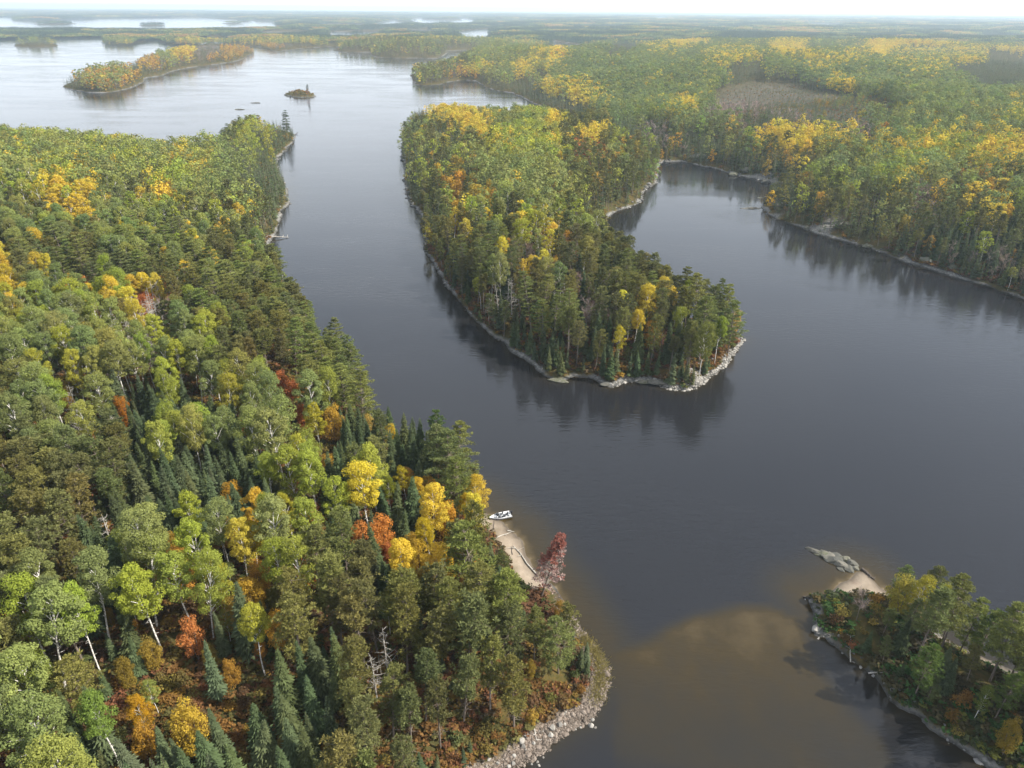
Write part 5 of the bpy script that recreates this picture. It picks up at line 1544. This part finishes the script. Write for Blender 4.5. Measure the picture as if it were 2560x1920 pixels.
# ------------------------------------------------------------------ dying pine with red needles by the landing
def dying_pine():
    rng = np.random.default_rng(77)
    a = px_to_world(np.array([1168.0]), np.array([1288.0]), 1.2)[0]
    _, zz = land_field(a[:1], a[1:]); zb = float(zz[0])
    d = ray(np.array([1212.0]), np.array([1163.0]))[0]
    H = 15.0
    t = (zb + H - CAM_H) / d[2]
    top = np.array([d[0] * t, d[1] * t, zb + H]) - np.array([a[0], a[1], zb])
    if np.hypot(top[0], top[1]) > 7.0:
        top[:2] *= 7.0 / np.hypot(top[0], top[1])
    root = bpy.data.objects.new('dying_pine', None); COL.objects.link(root); root.location = (a[0], a[1], zb)
    tag(root, 'leaning dying pine with red needles beside the sandy landing', 'pine')
    T = Buf(); T.tube([[0, 0, -.5], top * .5, top], [.2, .14, .03], 8, 0)
    link('trunk', T.mesh('trunk', [MAT['grey_bark']]), root)
    Bb = Buf(); C = Buf(); G = Buf()
    for k in range(150):
        f = rng.uniform(.18, 1.0); c = top * f; L = (1.14 - f) * 4.3 * rng.uniform(.5, 1.0) + .3
        th = rng.uniform(0, 6.28); u = np.array([math.cos(th), math.sin(th), .35]); tip = c + u * L
        Bb.tube([c, (c + tip) / 2, tip], [.035, .028, .01], 3, 0, False)
        red = f > .55 and (u[0] < .3 or f > .85)
        for q in range(3):
            cc = c + (tip - c) * rng.uniform(.5, 1.0)
            tuft(C if (red or rng.random() < .22) else G, cc, .62, 12, rng, rng.uniform(.3, .7), .14, .8)
    link('branches', Bb.mesh('branches', [MAT['dead_wood']]), root)
    cr = link('red_needles', C.mesh('red_needles', [MAT['broadleaf'], MAT['broadleaf']]), root); cr['tint'] = [.31, .125, .095]
    gr = link('grey_needles', G.mesh('grey_needles', [MAT['twigs'], MAT['twigs']]), root); gr['tint'] = [.30, .215, .19]
dying_pine()

# ------------------------------------------------------------------ the boat
def boat():
    bow = px_to_world(np.array([1056.5]), np.array([1121.0]), .35)[0]; stern = px_to_world(np.array([1103.0]), np.array([1110.0]), .35)[0]
    ax = stern - bow; L = float(np.hypot(*ax)); L = min(max(L, 4.6), 5.8)
    root = bpy.data.objects.new('motor_boat', None); COL.objects.link(root)
    root.location = (bow[0], bow[1], 0.12); root.rotation_euler = (0, math.radians(1.2), math.atan2(ax[1], ax[0]))
    tag(root, 'white aluminium fishing boat with outboard nosed onto the sand', 'boat')
    white = simple('white_hull_paint', (.78, .78, .78), .3, 0, .05); grey = simple('grey_deck', (.36, .37, .38), .7); dark = simple('black_vinyl', (.03, .032, .035), .5); silver = simple('silver_trim', (.55, .56, .58), .35, .6, .08)
    glass = simple('tinted_windshield', (.12, .14, .16), .08); blackm = simple('black_cowling', (.02, .02, .022), .25); stripe = simple('dark_hull_stripe', (.05, .05, .06), .35)
    n = 11
    xs = np.linspace(0, 1, n)
    def beam(t): return 1.02 * (1 - (1 - min(t / .62, 1)) ** 2.1) * (1 - .06 * max(t - .62, 0)) + .02
    V = []; F = []
    prof = [(0, -.32, 1), (.62, -.22, 1), (.92, .08, 1), (1.0, .50, 1), (.93, .50, 1), (.86, .10, 1), (0, .06, 1)]
    for t in xs:
        b = beam(t); rise = .32 * (1 - t) ** 2; sheer = .16 * (1 - t) ** 1.6
        row = []
        for (u, w, _) in prof:
            row.append((L * t - (0 if w > .3 else .22 * (1 - t) ** 3 * -L * .25), u * b, w + (rise if w < .2 else sheer)))
        full = row + [(x, -y, z) for (x, y, z) in row[1:-1][::-1]]
        V += full
    m = len(prof) * 2 - 2
    for i in range(n - 1):
        for k in range(m):
            k2 = (k + 1) % m
            F.append([i * m + k, i * m + k2, (i + 1) * m + k2, (i + 1) * m + k])
    F.append(list(range(m))); F.append([(n - 1) * m + k for k in range(m)][::-1])
    link('hull', mesh_from('hull', V, F, [white]), root)
    def box(name, c, s, mat, bevel=.04, rot=0.0, parent=root):
        import bmesh
        bm = bmesh.new(); bmesh.ops.create_cube(bm, size=1.0)
        for v in bm.verts: v.co = Vector((v.co.x * s[0], v.co.y * s[1], v.co.z * s[2]))
        bmesh.ops.bevel(bm, geom=list(bm.edges), offset=min(bevel, min(s) * .3), segments=2, affect='EDGES')
        me = bpy.data.meshes.new(name); bm.to_mesh(me); bm.free(); me.materials.append(mat)
        o = link(name, me, parent); o.location = c; o.rotation_euler = (0, rot, 0)
        return o
    for sgn in (-1, 1):
        st = Buf()
        P = [(L * t, sgn * (beam(t) * .985 + .03), .30 + .16 * (1 - t) ** 1.6) for t in np.linspace(.05, 1, 9)]
        st.tube(P, [.045] * 9, 5, 0); link('rub_rail', st.mesh('rub_rail', [stripe]), root)
    # bow casting deck
    dv = [(L * .07, 0, .50)]; 
    up = [(L * t, beam(t) * .88, .46) for t in np.linspace(.1, .36, 5)]
    deck = up + [(x, -y, z) for x, y, z in up[::-1]]
    low = [(x, y, z - .08) for x, y, z in deck]
    kk = len(deck)
    link('bow_deck', mesh_from('bow_deck', deck + low, [list(range(kk))[::-1], list(range(kk, 2 * kk))] + [[a, (a + 1) % kk, kk + (a + 1) % kk, kk + a] for a in range(kk)], [grey]), root)
    box('stern_deck', (L * .93, 0, .34), (L * .12, 1.5, .22), grey)
    box('floor_panel', (L * .60, 0, .13), (L * .5, 1.5, .05), grey, .01)
    for sgn in (-1, 1):
        c = box('console', (L * .44, sgn * .55, .48), (.5, .56, .62), dark)
        box('windshield', (L * .44 - .26, sgn * .55, .95), (.05, .62, .42), glass, .015, -.5)
        s = box('seat', (L * .60, sgn * .48, .48), (.48, .5, .12), dark); box('seat_back', (.26, 0, .30), (.12, .48, .52), dark, .04, .15, s)
        box('seat_base', (0, 0, -.22), (.12, .12, .34), silver, .02, 0, s)
    s = box('seat', (L * .80, .0, .50), (.48, .5, .12), dark); box('seat_back', (.26, 0, .30), (.12, .48, .52), dark, .04, .15, s)
    mtr = box('outboard_motor', (L + .14, 0, .86), (.46, .36, .52), blackm, .10)
    box('motor_leg', (.02, 0, -.62), (.20, .16, .8), blackm, .04, 0, mtr); box('motor_bracket', (-.26, 0, -.32), (.16, .34, .34), silver, .03, 0, mtr)
    tm = Buf(); tm.tube([(L * .04, .22, .62), (L * .26, .30, .66)], [.035, .03], 6, 0); link('trolling_motor', tm.mesh('trolling_motor', [dark]), root)
    box('gear_bag', (L * .70, -.2, .30), (.5, .4, .3), stripe, .08)
    box('cooler', (L * .30, -.28, .62), (.42, .34, .28), silver, .04)
    rod = Buf()
    for k in range(3):
        rod.tube([(L * .72, .3 - .25 * k, .35), (L * .93, .45 - .3 * k, 1.55)], [.018, .008], 4, 0)
    link('fishing_rod', rod.mesh('fishing_rod', [dark]), root)
boat()

# ------------------------------------------------------------------ haze: the air between here and the horizon
def haze():
    x, y0, y1, z0, z1 = 27000.0, -400.0, 27600.0, -4.2, 140.0
    V = [(-x, y0, z0), (x, y0, z0), (x, y1, z0), (-x, y1, z0), (-x, y0, z1), (x, y0, z1), (x, y1, z1), (-x, y1, z1)]
    F = [[0, 3, 2, 1], [4, 5, 6, 7], [0, 1, 5, 4], [1, 2, 6, 5], [2, 3, 7, 6], [3, 0, 4, 7]]
    m, nt, out = new_mat('haze')
    v = N(nt, 'ShaderNodeVolumePrincipled')
    v.inputs['Density'].default_value = HAZE_DENSITY
    v.inputs['Color'].default_value = HAZE_COLOR
    v.inputs['Anisotropy'].default_value = 0.25
    nt.links.new(v.outputs[0], out.inputs['Volume'])
    o = link('haze', mesh_from('haze', V, F, [m]))
    tag(o, 'pale autumn haze thickening towards the horizon', 'haze', None, 'stuff')
haze()
print('trees', len(ROWS), 'single', int(single.sum()))
